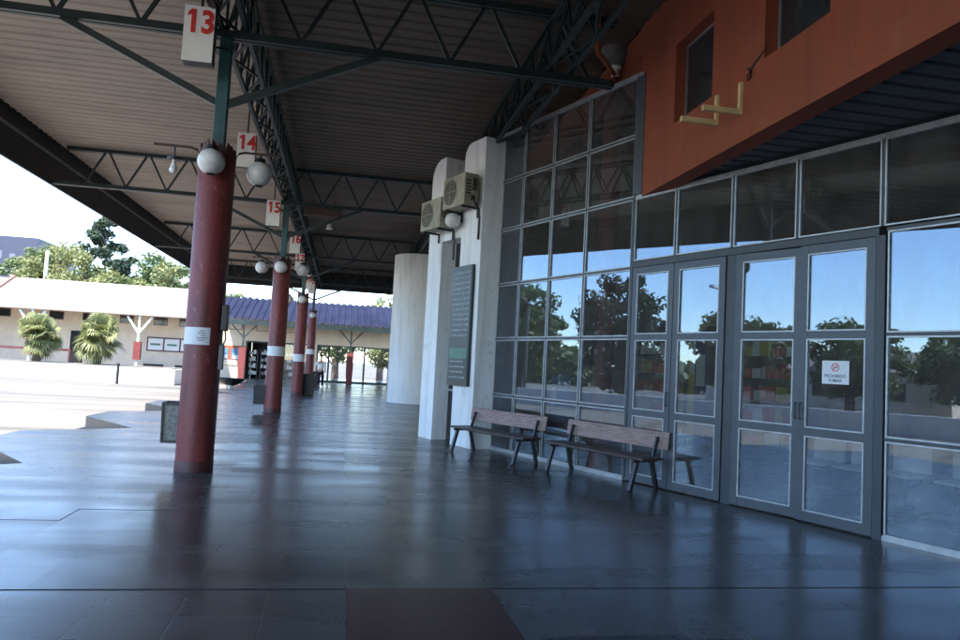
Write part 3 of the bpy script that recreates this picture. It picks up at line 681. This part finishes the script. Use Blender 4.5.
# ------------------------------------------------------------------ benches in front of the glass
def bench(t0, off, rz, label, length=2.1):
    t = thing('bench', label, 'bench', tuple(W(t0, off, 0)), GR + rz, 'wooden benches by the glass wall'); h = length / 2
    for k in range(2): MB().box(-h, h, .02 + k * .2, .20 + k * .2, .405, .44).build('seat_plank', 'wood_seat', t, bevel=.006)
    b = MB(); b.extrude([(-.075, .545), (-.045, .54), (-.075, .77), (-.105, .775)], 'x', -h, h); b.build('backrest', 'wood_back', t, bevel=.006)
    for s in (-1, 1):
        x = s * (h - .17)
        l = MB(); l.bar((x, .33, .40), (x, .45, 0), .045, .055, (1, 0, 0)); l.build('leg', 'iron', t)
        l = MB(); l.bar((x, .07, .40), (x, -.04, 0), .045, .055, (1, 0, 0)); l.build('leg', 'iron', t)
        l = MB(); l.bar((x, -.035, .70), (x, .055, .385), .045, .03, (1, 0, 0)); l.bar((x, .0, .385), (x, .41, .385), .045, .035); l.build('side_frame', 'iron', t)
    MB().box(-h + .2, h - .2, .18, .225, .37, .395).build('rail', 'iron', t)
    return t
bench(8.10, .17, R(1.5), 'wooden bench in front of the door, the one closer to the doors')
bench(10.55, .44, R(4.5), 'wooden bench beside the white wall, farther from the doors')

# ------------------------------------------------------------------ things inside, seen through the glass
ct = thing('ticket_counter', 'long brown counter inside behind the glass doors', 'counter', tuple(W(3.9, -3.2, 0)), GR)
MB().box(-3.2, 3.0, -.5, 0, .62, 1.28).build('front', 'counter', ct, bevel=.01); MB().box(-3.25, 3.05, -.6, .06, 1.285, 1.33).build('top', 'frame_dark', ct, bevel=.005)
MB().box(-3.2, 3.0, -.45, -.08, 0, .615).build('plinth', 'frame_dark', ct)
for i, (t_, off, w_, h, mm, lab) in enumerate(((10.13, -4.0, .32, 2.5, 'purple', 'purple display panel inside, between the two yellow ones'), (10.43, -4.1, .24, 2.9, 'yellow', 'yellow display panel inside, left of the purple one'), (9.84, -4.2, .22, 2.9, 'yellow', 'yellow display panel inside, right of the purple one'))):
    t = thing('display_panel', lab, 'display', tuple(W(t_, off, 0)), GR, 'display panels inside the hall')
    MB().box(-w_ / 2, w_ / 2, -.1, .1, .12, h).build('panel', mm, t, bevel=.01); MB().box(-w_ / 2 - .04, w_ / 2 + .04, -.16, .16, 0, .118).build('base', 'black', t)
    MB().box(-w_ / 2 + .05, w_ / 2 - .05, .101, .106, h * .55, h * .8).build('poster', 'paper', t)
dm = thing('blue_drum', 'blue drum with a white label standing inside behind the left glass', 'drum', tuple(W(11.45, -1.6, 0)), GR)
m = MB(); m.lathe([(.001, 0), (.30, 0), (.31, .3), (.30, .32), (.31, .34), (.30, .85), (.29, .9), (.001, .9)], n=24); m.v = [(x, y, z + .55) for x, y, z in m.v]; m.build('body', 'blue_drum', dm, smooth=True)
MB().box(-.35, .35, -.35, .35, 0, .545).build('stand', 'frame_dark', dm); MB().box(-.07, .07, .312, .318, .85, 1.2).build('label', 'paper', dm)
def shelf(t_, off, lab, seed):
    t = thing('shop_shelf', lab, 'shelf', tuple(W(t_, off, 0)), GR, 'shop shelves inside the hall'); r5 = random.Random(seed)
    f = MB(); f.box(-.8, -.76, -.2, .2, 0, 2.1); f.box(.76, .8, -.2, .2, 0, 2.1)
    f.build('upright', 'frame_dark', t)
    for k in range(5): MB().box(-.755, .755, -.2, .2, .3 + k * .42, .33 + k * .42).build('board', 'rail', t)
    g2 = [MB(), MB(), MB()]
    for k in range(5):
        x = -.72
        while x < .6:
            w2 = .08 + .14 * r5.random(); g2[r5.randrange(3)].box(x, x + w2, -.12, .12, .331 + k * .42, .331 + k * .42 + .12 + .18 * r5.random()); x += w2 + .02
    for gg, mm in zip(g2, ('sign_white', 'yellow', 'sign_red')): gg.build('goods', mm, t)['kind'] = 'stuff'
shelf(8.9, -4.6, 'shelf of goods inside behind the middle doors', 1); shelf(11.6, -4.4, 'shelf of goods inside behind the bench by the white wall', 2)
for i in range(3):
    t = thing('row_seat', ['row of grey seats inside, nearest the right door', 'row of grey seats inside, in the middle', 'row of grey seats inside, farthest right'][i], 'seats', tuple(W(5.6 - i * 1.9, -2.0, 0)), GR, 'seat rows inside the hall')
    for k in range(3):
        x = -.6 + k * .58; s = MB(); s.box(x, x + .5, -.45, 0, .40, .44); s.box(x, x + .5, -.5, -.46, .44, .85); s.build('seat', 'sign_white', t, bevel=.02)
    l = MB(); l.box(-.6, 1.1, -.26, -.2, .36, .399)
    for x in (-.4, .9): l.box(x, x + .05, -.45, -.02, 0, .03); l.box(x, x + .05, -.26, -.2, .03, .36)
    l.build('frame', 'black', t)

# small fittings under the roof
t = thing('hanging_box', 'dark brown box hung under the second truss', 'box', (-.8, COLY[1] + .15, 5.5))  # plain brown box, no lamp in it
MB().box(-.52, .5, -.12, .12, -.02, .24).build('case', 'brown_box', t, bevel=.01); MB().box(-.3, -.27, -.02, .02, .24, .44).build('hanger', 'black', t); MB().box(.27, .3, -.02, .02, .24, .44).build('hanger', 'black', t)
t = thing('small_spotlight', 'small white spotlight under the knee brace of the second truss', 'light', (-.62, COLY[1] + .5, 5.2))
m = MB(); m.lathe([(.001, .2), (.05, .19), (.06, .08), (.1, 0), (.001, .005)], n=16); m.build('shade', 'bulb', t, smooth=True); m = MB(); m.tube([(0, 0, .2), (0, -.3, .42)], .015, 6); m.build('arm', 'black', t)

# ------------------------------------------------------------------ building across the yard
yb = 50.0
bb = thing('shop_building', 'low beige building with blue corrugated roof, shopfront and glass doors', 'building', (-2, yb, 0)); bo = (-2, yb, 0)
m = MB()
x0, x1 = -9.3, 9
m.box(x0, x1, yb, yb + .25, 2.48, 4.2); m.box(x0, -6.35, yb, yb + .25, 0, 2.48); m.box(-2.3, -1.75, yb, yb + .25, 0, 2.48); m.box(6, x1, yb, yb + .25, 0, 2.48)
m.build('wall', 'beige', bb, off=bo)
m = MB(); m.box(-6.3, -2.3, yb + 3, yb + 3.1, 0, 2.5); m.box(-6.4, -6.32, yb + .25, yb + 3.1, 0, 2.5); m.box(-2.28, -2.2, yb + .25, yb + 3.1, 0, 2.5); m.box(-6.3, -2.3, yb + .25, yb + 3.1, 2.5, 2.55); m.build('shop_interior', 'shop_dark', bb, off=bo)
for (a, b) in ((-7.5, -6.62), (-5.75, -4.9), (-4.0, -3.1)):
    f = MB(); f.box(a, b, yb - .03, yb - .001, 3.16, 3.66); fo = f.build('window', 'orange_red' if 0 else 'counter', bb, off=bo); MB().box(a + .05, b - .05, yb - .045, yb - .031, 3.21, 3.61).build('pane', 'beige', fo, off=bo)
# blue roof as corrugated sheet sloping to the front
def corr_roof(xa, xb, ye, ze, yr, zr, pitch_, amp):
    m = MB(); pr = []; x = xa
    while x < xb: pr += [(x, 0), (x + pitch_ * .35, 0), (x + pitch_ * .45, amp), (x + pitch_ * .9, amp)]; x += pitch_
    vs = []
    for x, h in pr: vs += [(x, ye, ze + h), (x, yr, zr + h), ]
    m.add(vs, [(2 * i, 2 * i + 2, 2 * i + 3, 2 * i + 1) for i in range(len(pr) - 1)])
    return m
corr_roof(-8.0, 9, 46.9, 3.72, 51.5, 5.40, .42, .07).build('roof', 'roof_blue', bb, off=bo)
corr_roof(-8.0, 9, 56, 3.72, 51.5, 5.40, .42, .07).build('roof', 'roof_blue', bb, off=bo)
MB().box(-8.0, 9, 46.88, 46.98, 3.40, 3.71).build('eave_board', 'steel', bb, off=bo)
for px in (.44, -6.15, 6.6):
    p = MB(); p.bar((px, 47.1, 1.95), (px, 47.1, 3.0), .10); po = p.build('canopy_post', 'steel', bb, off=bo)
    q = MB(); q.bar((px, 47.1, 2.6), (px - .75, 47.1, 3.42), .08); q.bar((px, 47.1, 2.6), (px + .75, 47.1, 3.42), .08); q.bar((px, 47.1, 2.95), (px, 47.1, 3.4), .08); q.build('brace', 'steel', po, off=bo)
    r = MB(); r.extrude([(px - .17, 0), (px + .17, 0), (px + .22, 1.0), (px + .22, 2.0), (px - .22, 2.0), (px - .22, 1.0)], 'y', 46.98, 47.3); r.build('sleeve', 'red_sleeve', po, off=bo)
# shopfront goods and frames
f = MB(); f.box(-6.35, -2.3, yb - .06, yb + .02, 2.38, 2.48); f.box(-6.35, -6.25, yb - .06, yb + .02, 0, 2.38)
for x in (-4.35, -2.4): f.box(x, x + .1, yb - .06, yb + .02, 0, 2.38)
f.build('shop_frame', 'steel', bb, off=bo)
gl_ = MB(); gl_.box(-4.24, -2.41, yb, yb + .01, .02, 2.37); gl_.build('shop_glass', 'clear', bb, off=bo)
gx = [-1.70, -.95, .62, 1.42, 3.1, 4.6, 6.0]
fr = MB(); fr.box(-1.75, 6.0, yb + .02, yb + .1, 2.40, 2.479); fr.box(-1.75, 6.0, yb + .02, yb + .1, 0, .12)
for x in gx: fr.box(x - .06, x + .06, yb + .02, yb + .1, .12, 2.40)
fr.build('glazing_frame', 'steel', bb, off=bo)
for a, b in zip(gx[:-1], gx[1:]): MB().box(a + .06, b - .06, yb + .055, yb + .063, .12, 2.40).build('glazing', 'clear', bb, off=bo)
r6 = random.Random(21)
for k in range(9):
    t = thing('goods_stand', ['rack of magazines inside the dark shopfront', 'white goods bags stacked in the dark shop doorway', 'shop crates low behind the second red column', 'pale goods on a rack behind the second red column', 'jars on the dark shop shelf, high up', 'boxes of goods at the dark shop entrance', 'white cups piled on the shop counter', 'rack of bottles between second and third red columns', 'pale packets hanging in the dark shopfront'][k], 'goods', (-5.9 + (k % 5) * .78, yb + .7 + .5 * (k // 5), 0), 0, 'goods in the dark shopfront')
    f = MB(); f.box(-.3, -.27, -.15, .15, 0, 1.9); f.box(.27, .3, -.15, .15, 0, 1.9); [f.box(-.27, .27, -.15, .15, .25 + q * .45, .28 + q * .45) for q in range(4)]; f.build('rack', 'rail', t)
    gm = MB()
    for q in range(4):
        x = -.25
        while x < .2:
            w2 = .07 + .1 * r6.random()
            if r6.random() < .75: gm.box(x, x + w2, -.1, .1, .281 + q * .45, .281 + q * .45 + .12 + .2 * r6.random())
            x += w2 + .02
    gm.build('goods', ('sign_white', 'paper', 'counter')[k % 3], t)['kind'] = 'stuff'
# kiosk posters left of the shopfront
t = thing('poster_frame', 'orange frame with blue posters on the beige wall beside the shop', 'posters', (-7.4, yb - .05, 1.5))
MB().box(-.85, 1.0, 0, .045, -.68, .62).build('frame', 'orange_red', t)
for xa, xb in ((-.62, -.02), (.2, .85)):
    MB().box(xa, xb, -.012, -.001, -.28, .42).build('poster', 'poster_blue', t); MB().box(xa + .06, xb - .06, -.016, -.013, -.25, -.02).build('caption', 'paper', t)
MB().box(-.85, 1.0, -.012, -.001, -.66, -.34).build('counter_front', 'beige', t)

# long pale building to the left
pb = thing('pale_building', 'long low building with pale roof and small high windows behind the palms', 'building', (-18, yb, YG)); po_ = (-18, yb, YG)
m = MB(); m.box(-40, -9.32, yb, yb + .25, YG, 4.3); m.build('wall', 'beige', pb, off=po_)
m = MB(); m.add([(-40, 46.9, 3.58), (-9.0, 46.9, 3.58), (-9.0, 51.5, 5.68), (-20.8, 51.5, 5.68), (-24.5, 46.9, 3.58)] , [(0, 1, 2, 3, 4)]) if False else None
m.extrude([(46.9, 3.58), (51.5, 5.66), (51.5, 5.76), (46.9, 3.68)], 'x', -21.2, -8.6); m.extrude([(56, 3.58), (51.5, 5.66), (51.5, 5.76), (56, 3.68)], 'x', -21.2, -8.6)
m.build('roof', 'roof_white', pb, off=po_)
m = MB(); m.extrude([(45.6, 3.2), (51.5, 5.60), (51.5, 5.70), (45.6, 3.30)], 'x', -44, -21.25); m.build('roof', 'roof_white', pb, off=po_)
m = MB(); m.bar((-21.2, 46.9, 3.73), (-21.2, 51.5, 5.82), .2, .12); m.build('verge', 'ridge_red', pb, off=po_)
for a in (-27, -21.4, -18.35, -16.4, -14.2, -12.15, -10.6):
    f = MB(); f.box(a, a + .85, yb - .03, yb - .001, 3.14, 3.66); fo = f.build('window', 'counter', pb, off=po_); MB().box(a + .04, a + .81, yb - .04, yb - .031, 3.18, 3.62).build('pane', 'dark_win', fo, off=po_)
for px in (-12.25, -18.2, -24):
    p = MB(); p.bar((px, 47.1, YG), (px, 47.1, 2.9), .12); pz = p.build('canopy_post', 'white_paint', pb, off=po_)
    q = MB(); q.bar((px, 47.1, 2.5), (px - .7, 47.1, 3.5), .11); q.bar((px, 47.1, 2.5), (px + .7, 47.1, 3.5), .11); q.bar((px, 47.1, 2.85), (px, 47.1, 3.6), .11); q.build('brace', 'white_paint', pz, off=po_)
    r = MB(); r.box(px - .2, px + .2, 46.95, 47.25, .9, 2.0); r.build('sleeve', 'red_sleeve', pz, off=po_)
d = MB(); d.box(-17.0, -16.2, yb - .04, yb - .001, YG, 2.5); d.build('doorway', 'dark_win', pb, off=po_)
t = thing('notice_boards', 'maroon frame of white notice boards on the pale building wall', 'notice board', (-11.1, yb - .06, 1.55))
MB().box(-1.35, 1.7, 0, .05, -.08, .82).build('frame', 'maroon', t)
for k in range(3):
    MB().box(-1.27 + k * 1.0, -.37 + k * 1.0, -.012, -.001, 0, .74).build('sheet', 'sign_white', t)
    MB().box(-1.12 + k * 1.0, -.52 + k * 1.0, -.016, -.0125, .3, .42).build('heading', 'board_pale', t)
def yard_bench(x, y, lab):
    t = thing('yard_bench', lab, 'bench', (x, y, YG + .001), 0, 'dark benches by the pale building')
    MB().box(-.6, .6, -.2, .2, .42, .47).build('seat', 'black', t); MB().box(-.6, .6, .18, .22, .55, .95).build('backrest', 'black', t)
    for s in (-.5, .5): MB().box(s - .03, s + .03, -.18, .2, 0, .42).build('leg', 'black', t)
    for s in (-.5, .5): MB().box(s - .02, s + .02, .2, .235, .42, .9).build('stile', 'black', t)
yard_bench(-11.8, yb - .9, 'dark bench below the white notice boards'); yard_bench(-9.9, yb - .9, 'dark bench just left of the nearest red column')

# raised planter with two fan palms, low white wall, railing
pl = MB(); pl.box(-30, -8.75, 41.2, 44.0, YG, .55); tag(pl.build('planter', 'white_paint', bevel=.03), 'long low white planter holding the two palms', 'planter')
sl = MB(); sl.box(-29.9, -8.85, 41.3, 43.9, .553, .60); so_ = sl.build('planter_gravel', 'yard'); so_['kind'] = 'stuff'; so_['label'] = 'pale gravel bed in the white planter'
ra = thing('maroon_railing', 'maroon railing standing behind the two palms', 'railing', (-17, 44.6, YG))
MB().box(-6.5, 1.9, -.03, .03, 1.5, 1.64).build('rail', 'maroon', ra)
for x in (-6.4, -4.5, -2.2, 0, 1.8): MB().box(x, x + .08, -.04, .04, 0, 1.5).build('post', 'maroon', ra)
def fan_palm(x, y, z, h, r_, label, seed):
    rr = random.Random(seed); t = thing('fan_palm', label, 'palm', (x, y, z), rr.random() * 6, 'fan palms in the white planter')
    m = MB(); pts = [(0, 0, 0), (.03, 0, h * .33), (.02, .03, h * .66), (0, 0, h)]; m.tube(pts, [.22, .19, .17, .2], 12)
    for k in range(40):
        a = rr.random() * 6.28; zz = rr.random() * h; m.bar((.17 * math.cos(a), .17 * math.sin(a), zz), (.30 * math.cos(a), .30 * math.sin(a), zz + .12), .07, .02)
    m.build('trunk', 'palm_bark', t)
    cm = MB()
    for k in range(105):
        a = rr.random() * 6.283; e = R(-80 + 165 * rr.random()); d = Vector((math.cos(a) * math.cos(e), math.sin(a) * math.cos(e), math.sin(e)))
        L_ = r_ * (.30 + .42 * rr.random()); b0 = Vector((0, 0, h - .1 + .3 * rr.random())); b1 = b0 + d * L_ + Vector((0, 0, -.10 * L_))
        cm.bar(b0, b1, .025, .015)
        q = Vector((rr.gauss(0, 1), rr.gauss(0, 1), rr.gauss(0, 1))); side = d.cross(Vector((0, 0, 1)) + q * .35)
        side = side.normalized() if side.length > .01 else Vector((1, 0, 0)); nn = 17; fl = r_ * (.38 + .22 * rr.random())
        upv = side.cross(d); droop = .15 + .45 * rr.random()
        for i in range(nn):
            th = R(-120 + 240 * i / (nn - 1)); dd = (d * math.cos(th) + side * math.sin(th) + upv * .15).normalized()
            l2 = fl * (.7 + .3 * rr.random()); mid = b1 + dd * l2 * .55; tip = b1 + dd * l2 * .9 + Vector((0, 0, -droop * l2))
            wv = dd.cross(upv); wv = (wv.normalized() if wv.length > .01 else side) * .04
            cm.add([b1, mid - wv, tip, mid + wv], [(0, 1, 2, 3)])
    cm.build('crown', 'leaf_palm', t)
    return t
fan_palm(-16.0, 42.4, .6, 1.45, 1.30, 'fan palm in the white planter, the one farther from the red column', 1)
fan_palm(-13.0, 42.4, .6, 1.55, 1.45, 'fan palm in the white planter, the one nearer the red column', 2)

# dark bowl planter and bollard
bw_ = thing('bowl_planter', 'wide shallow dark bowl standing between the first two red columns', 'planter', (-5.2, 36.6, YG))
m = MB(); m.lathe([(.001, .33), (.2, .34), (.45, .45), (.64, .62), (.68, .68), (.64, .68), (.6, .62), (.001, .58)], n=32); m.build('bowl', 'black', bw_, smooth=True)
m = MB(); m.lathe([(.001, 0), (.2, 0), (.14, .12), (.12, .33), (.001, .33)], n=20); m.build('foot', 'white_paint', bw_, smooth=True)
bo_ = MB(); bo_.tube([(-11.3, 40.2, YG), (-11.3, 40.2, .75)], .07, 10); tag(bo_.build('bollard', 'black', smooth=True), 'thin dark bollard in the yard, right of the white planter', 'bollard')
lp = thing('utility_pole', 'pale utility pole rising behind the pale roof', 'pole', (-23.3, 62, YG))
m = MB(); m.tube([(0, 0, 0), (0, 0, 9.2)], [.16, .12], 10); m.build('shaft', 'white_paint', lp, smooth=True)

# ------------------------------------------------------------------ person
def person(x, y, rz, label):
    t = thing('person', label, 'person', (x, y, 0), rz)
    def skinmesh(name, pts, edges, m, sub=2):
        me = bpy.data.meshes.new(name); me.from_pydata([p[:3] for p in pts], edges, []); o = bpy.data.objects.new(name, me); col.objects.link(o); o.parent = t
        sk = o.modifiers.new('Skin', 'SKIN'); ss = o.modifiers.new('Sub', 'SUBSURF'); ss.levels = sub; ss.render_levels = sub
        for v, p in zip(me.skin_vertices[0].data, pts): v.radius = p[3] if isinstance(p[3], tuple) else (p[3], p[3])
        me.skin_vertices[0].data[0].use_root = True; me.materials.append(M[m]); sk.use_smooth_shade = True; return o
    P = [(0, 0, .92, (.14, .10)), (0, -.01, 1.15, (.13, .09)), (0, 0, 1.36, (.16, .10)), (0, 0, 1.46, .055), (0, -.015, 1.55, .065), (0, -.02, 1.64, (.075, .09)), (0, -.01, 1.72, .06),
         (.19, 0, 1.37, .055), (.25, .02, 1.10, .042), (.23, -.10, .87, .034), (.225, -.13, .79, .03),
         (-.19, 0, 1.37, .055), (-.25, .02, 1.10, .042), (-.24, -.06, .86, .034), (-.235, -.09, .78, .03),
         (.09, 0, .84, .085), (.10, -.04, .48, .058), (.10, .06, .09, .042), (.10, -.10, .035, .035),
         (-.09, 0, .84, .085), (-.10, -.10, .49, .058), (-.10, -.12, .09, .042), (-.10, -.27, .035, .035), (0, -.115, 1.625, .016)]
    E_ = [(0, 1), (1, 2), (2, 3), (3, 4), (4, 5), (5, 6), (2, 7), (7, 8), (8, 9), (9, 10), (2, 11), (11, 12), (12, 13), (13, 14), (0, 15), (15, 16), (16, 17), (17, 18), (0, 19), (19, 20), (20, 21), (21, 22), (5, 23)]
    skinmesh('body', P, E_, 'skin')
    S = [(0, 0, .90, (.165, .125)), (0, -.01, 1.15, (.155, .115)), (0, 0, 1.36, (.18, .125)), (0, 0, 1.43, .075), (.20, 0, 1.37, .075), (.25, .015, 1.14, .065), (-.20, 0, 1.37, .075), (-.25, .015, 1.14, .065)]
    skinmesh('shirt', S, [(0, 1), (1, 2), (2, 3), (2, 4), (4, 5), (2, 6), (6, 7)], 'shirt')
    T = [(0, 0, .93, (.155, .12)), (.095, 0, .82, .105), (.10, -.04, .48, .08), (.10, .055, .08, .07), (-.095, 0, .82, .105), (-.10, -.10, .49, .08), (-.10, -.115, .08, .07)]
    skinmesh('trousers', T, [(0, 1), (1, 2), (2, 3), (0, 4), (4, 5), (5, 6)], 'trouser')
    m = MB(); m.ball((0, .0, 1.69), .095, 18, 1.0); m.v = [(x_, y_ + .012, max(z_, 1.655 + (.0 if y_ > -.02 else .07))) for x_, y_, z_ in m.v]; m.build('hair', 'hair', t, smooth=True)
    m = MB(); [m.ball((s * .032, -.102, 1.665), .009, 8) for s in (-1, 1)]; m.build('eyes', 'black', t)
person(-1.15, 40.4, R(160), 'person in a white shirt and dark trousers walking past the far glass doors')

# ------------------------------------------------------------------ trees
def tree(x, y, h, rx, rz_, m, label, seed, n=5200, leaf=.34, kind='round', trunk=.35, z0=YG, group='trees beyond the yard', name='broadleaf_tree', base=.28):
    rr = random.Random(seed); t = thing(name, label, 'tree', (x, y, z0), 0, group)
    tk = MB(); top = h * .8
    tk.tube([(0, 0, 0), (.15 * rr.uniform(-1, 1), .1, h * .25), (.3 * rr.uniform(-1, 1), .2 * rr.uniform(-1, 1), h * .55), (0, 0, top)], [trunk, trunk * .8, trunk * .55, trunk * .15], 10)
    clumps = []
    nc = 64 if kind == 'round' else 46
    for k in range(nc):
        if kind == 'round':
            while True:
                p = Vector((rr.uniform(-1, 1), rr.uniform(-1, 1), rr.uniform(-1, 1)))
                if .25 < p.length < 1: break
            c_ = Vector((p.x * rx, p.y * rx, h - rz_ + p.z * rz_ * .92)); s = rx * rr.uniform(.17, .34)
        else:
            f = (k + .5) / nc; zz = h * (base + (1 - base) * f); rad = rx * (1 - f) ** .6 * rr.uniform(.45, 1.05); a = rr.random() * 6.283
            c_ = Vector((rad * math.cos(a), rad * math.sin(a), zz)); s = rx * rr.uniform(.16, .30) * (1.15 - .5 * f)
        clumps.append((c_, s))
        if k % 3 == 0: tk.tube([(0, 0, max(h * .18, c_.z - abs(c_.x) * .7 - .8)), tuple(c_ * .55 + Vector((0, 0, c_.z * .42))), tuple(c_)], [trunk * .3, trunk * .16, .02], 5)
    tk.build('trunk', 'bark', t, smooth=True)
    lm = MB(); per = n // nc
    for c_, s in clumps:
        for _ in range(per):
            d = Vector((rr.gauss(0, 1), rr.gauss(0, 1), rr.gauss(0, 1))).normalized() * s * rr.random() ** .45
            p = c_ + Vector((d.x, d.y, d.z * .72)); nrm = (d + Vector((0, 0, s * .3)) + Vector((rr.uniform(-1, 1), rr.uniform(-1, 1), rr.uniform(-1, 1))) * s * .8)
            nrm = nrm.normalized() if nrm.length > 0 else Vector((0, 0, 1))
            a = nrm.orthogonal().normalized(); b = nrm.cross(a); q = rr.random() * 6.283; a, b = a * math.cos(q) + b * math.sin(q), b * math.cos(q) - a * math.sin(q)
            l = leaf * rr.uniform(.6, 1.25)
            lm.add([p - a * l * .5, p + b * l * .26, p + a * l * .5, p - b * l * .26], [(0, 1, 2, 3)])
    me = bpy.data.meshes.new('crown'); me.from_pydata(lm.v, [], lm.f); me.materials.append(M[m]); o = bpy.data.objects.new('crown', me); col.objects.link(o); o.parent = t
    return t
tree(-22.4, 73, 14.4, 3.4, 5, 'leaf_c', 'tall dark conifer rising above the other trees', 3, 9000, .40, 'cone', .3, name='conifer_tree', base=.45)
tree(-24.4, 68, 11.2, 3.6, 4.6, 'leaf_b', 'broad green tree beside the blue building', 4, 12000, .36)
tree(-17.3, 69, 11.2, 3.9, 4.6, 'leaf_a', 'broad green tree right of the dark conifer', 5, 12000, .36)
tree(-20.6, 62, 8.2, 3.1, 3.2, 'leaf_b', 'yellow green tree below the dark conifer, just behind the pale roof', 6, 9000, .32)
tree(-14.2, 63, 9.0, 3.0, 3.6, 'leaf_b', 'green tree just left of the nearest red column', 7, 9000, .32)
tree(-30.2, 64, 6.4, 3.2, 2.6, 'leaf_b', 'yellow green tree in front of the blue building', 8, 5200, .32)
tree(-21.6, 66, 10.2, 3.2, 4.4, 'leaf_b', 'yellow green tree right below the dark conifer crown', 14, 9000, .34)
tree(-27.4, 71, 10.6, 3.0, 4.4, 'leaf_a', 'green tree half hidden behind the pale utility pole', 15, 9000, .36)
tree(-10.0, 66, 7.6, 2.8, 2.6, 'leaf_b', 'pale green tree behind the blue roof, beside the second red column', 9, 4200, .34)
tree(3.4, 68, 8.6, 3.2, 3.0, 'leaf_b', 'yellow green tree behind the blue roof, beside the white tower', 10, 4600, .34)
tree(-.6, 63, 6.4, 2.6, 2.6, 'leaf_a', 'green tree seen through the far glass doors', 11, 3600, .34, base=.1)
tree(4.0, 61, 5.6, 2.4, 2.4, 'leaf_b', 'pale tree seen through the farthest glass pane', 12, 3600, .34)
# avenue on the other side of the yard, seen mirrored in the glass wall
RG = 'trees mirrored in the glass wall'
for i, (x, y, h, rx, m, lab) in enumerate(((-27, 34, 8.2, 3.0, 'leaf_a', 'leafy tree mirrored in the tall glass panes'), (-24, 24.5, 7.8, 3.0, 'leaf_c', 'dark round tree mirrored beside the door post'), (-31, 21, 6.6, 2.6, 'leaf_b', 'yellowing tree mirrored in the first door'), (-40, 16, 6.4, 3.2, 'leaf_a', 'low tree mirrored in the middle doors'), (-44, 9.5, 6.6, 3.4, 'leaf_a', 'low tree mirrored in the right door'), (-42, 2, 7.0, 3.2, 'leaf_a', 'tree mirrored in the right-hand fixed pane'), (-38, 42, 8.4, 3.4, 'leaf_b', 'tree mirrored at the left end of the glass wall'))):
    tree(x, y, h, rx, h * .44, m, lab, 40 + i, 7000, .42, group=RG)
tl = MB(); rr = random.Random(77)
for k in range(12000):
    y_ = rr.uniform(-60, 130); hmax = 4.2 + 1.6 * math.sin(y_ * .21) + 1.2 * math.sin(y_ * .53 + 1); z_ = YG + hmax * rr.random() ** .8
    p = Vector((-78 + rr.gauss(0, 1.6), y_, z_)); a = Vector((rr.gauss(0, 1), rr.gauss(0, 1), rr.gauss(0, 1))).normalized(); b = a.orthogonal().normalized(); l = rr.uniform(.4, .9)
    tl.add([p - a * l, p + b * l * .6, p + a * l, p - b * l * .6], [(0, 1, 2, 3)])
me = bpy.data.meshes.new('treeline'); me.from_pydata(tl.v, [], tl.f); me.materials.append(M['leaf_a']); o = bpy.data.objects.new('treeline', me); col.objects.link(o)
tag(o, 'low band of distant trees across the yard, mirrored in the doors', 'trees', kind='stuff')
hs = thing('far_house', 'low pale house beyond the yard, mirrored in the glass doors', 'house', (-52, 20, YG))
MB().box(-4, 4, -9, 9, 0, 3.2).build('wall', 'beige', hs)
m = MB(); m.extrude([(-4.6, 3.1), (4.6, 3.1), (0, 4.8)], 'y', -9.5, 9.5); m.build('roof', 'roof_white', hs)
for y in (-6, -1, 4): MB().box(4.005, 4.03, y, y + 1.4, 1, 2.3).build('window', 'dark_win', hs)
for i, (x, y, lab) in enumerate(((-20, 17.5, 'street lamp mirrored in the second door'), (-22, 30, 'street lamp mirrored in the tall glass panes'))):
    t = thing('street_lamp', lab, 'street lamp', (x, y, YG), 0, 'street lamps in the yard')
    m = MB(); m.tube([(0, 0, 0), (0, 0, 5.4), (.1, 0, 5.8), (.5, 0, 6.05), (1.0, 0, 6.1)], [.09, .07, .06, .05, .05], 10); m.build('pole', 'rail', t, smooth=True); MB().box(.95, 1.5, -.12, .12, 6.05, 6.17).build('head', 'sign_white', t)
lw = MB(); lw.box(-19.4, -19.0, -6, 38, YG, .55); tag(lw.build('low_wall', 'white_paint'), 'low white wall along the yard, mirrored in the glass doors', 'wall')

# far apartment block
ab = thing('office_block', 'large violet blue office block behind the trees', 'building', (-44, 104, YG))
MB().box(-14, 5.2, -4, 10, 0, 15.2).build('wall', 'building_blue', ab); 
MB().box(-2.4, -.9, -4.02, -4.005, 1, 14.2).build('teal_band', 'building_teal', ab); MB().box(-14, -2.42, -4.02, -4.006, 1, 13.6).build('pale_panel', 'building_pale', ab)
for x, z in ((.6, 12.3), (2.1, 12.0), (3.9, 10.6)): MB().box(x, x + .65, -4.03, -4.005, z, z + 1.0).build('window', 'building_pale', ab)
for k in range(4):
    for x in (-13, -10.5, -8, -5.5): MB().box(x, x + 1.4, -4.04, -4.021, 2 + k * 3, 3.6 + k * 3).build('window', 'building_blue', ab)
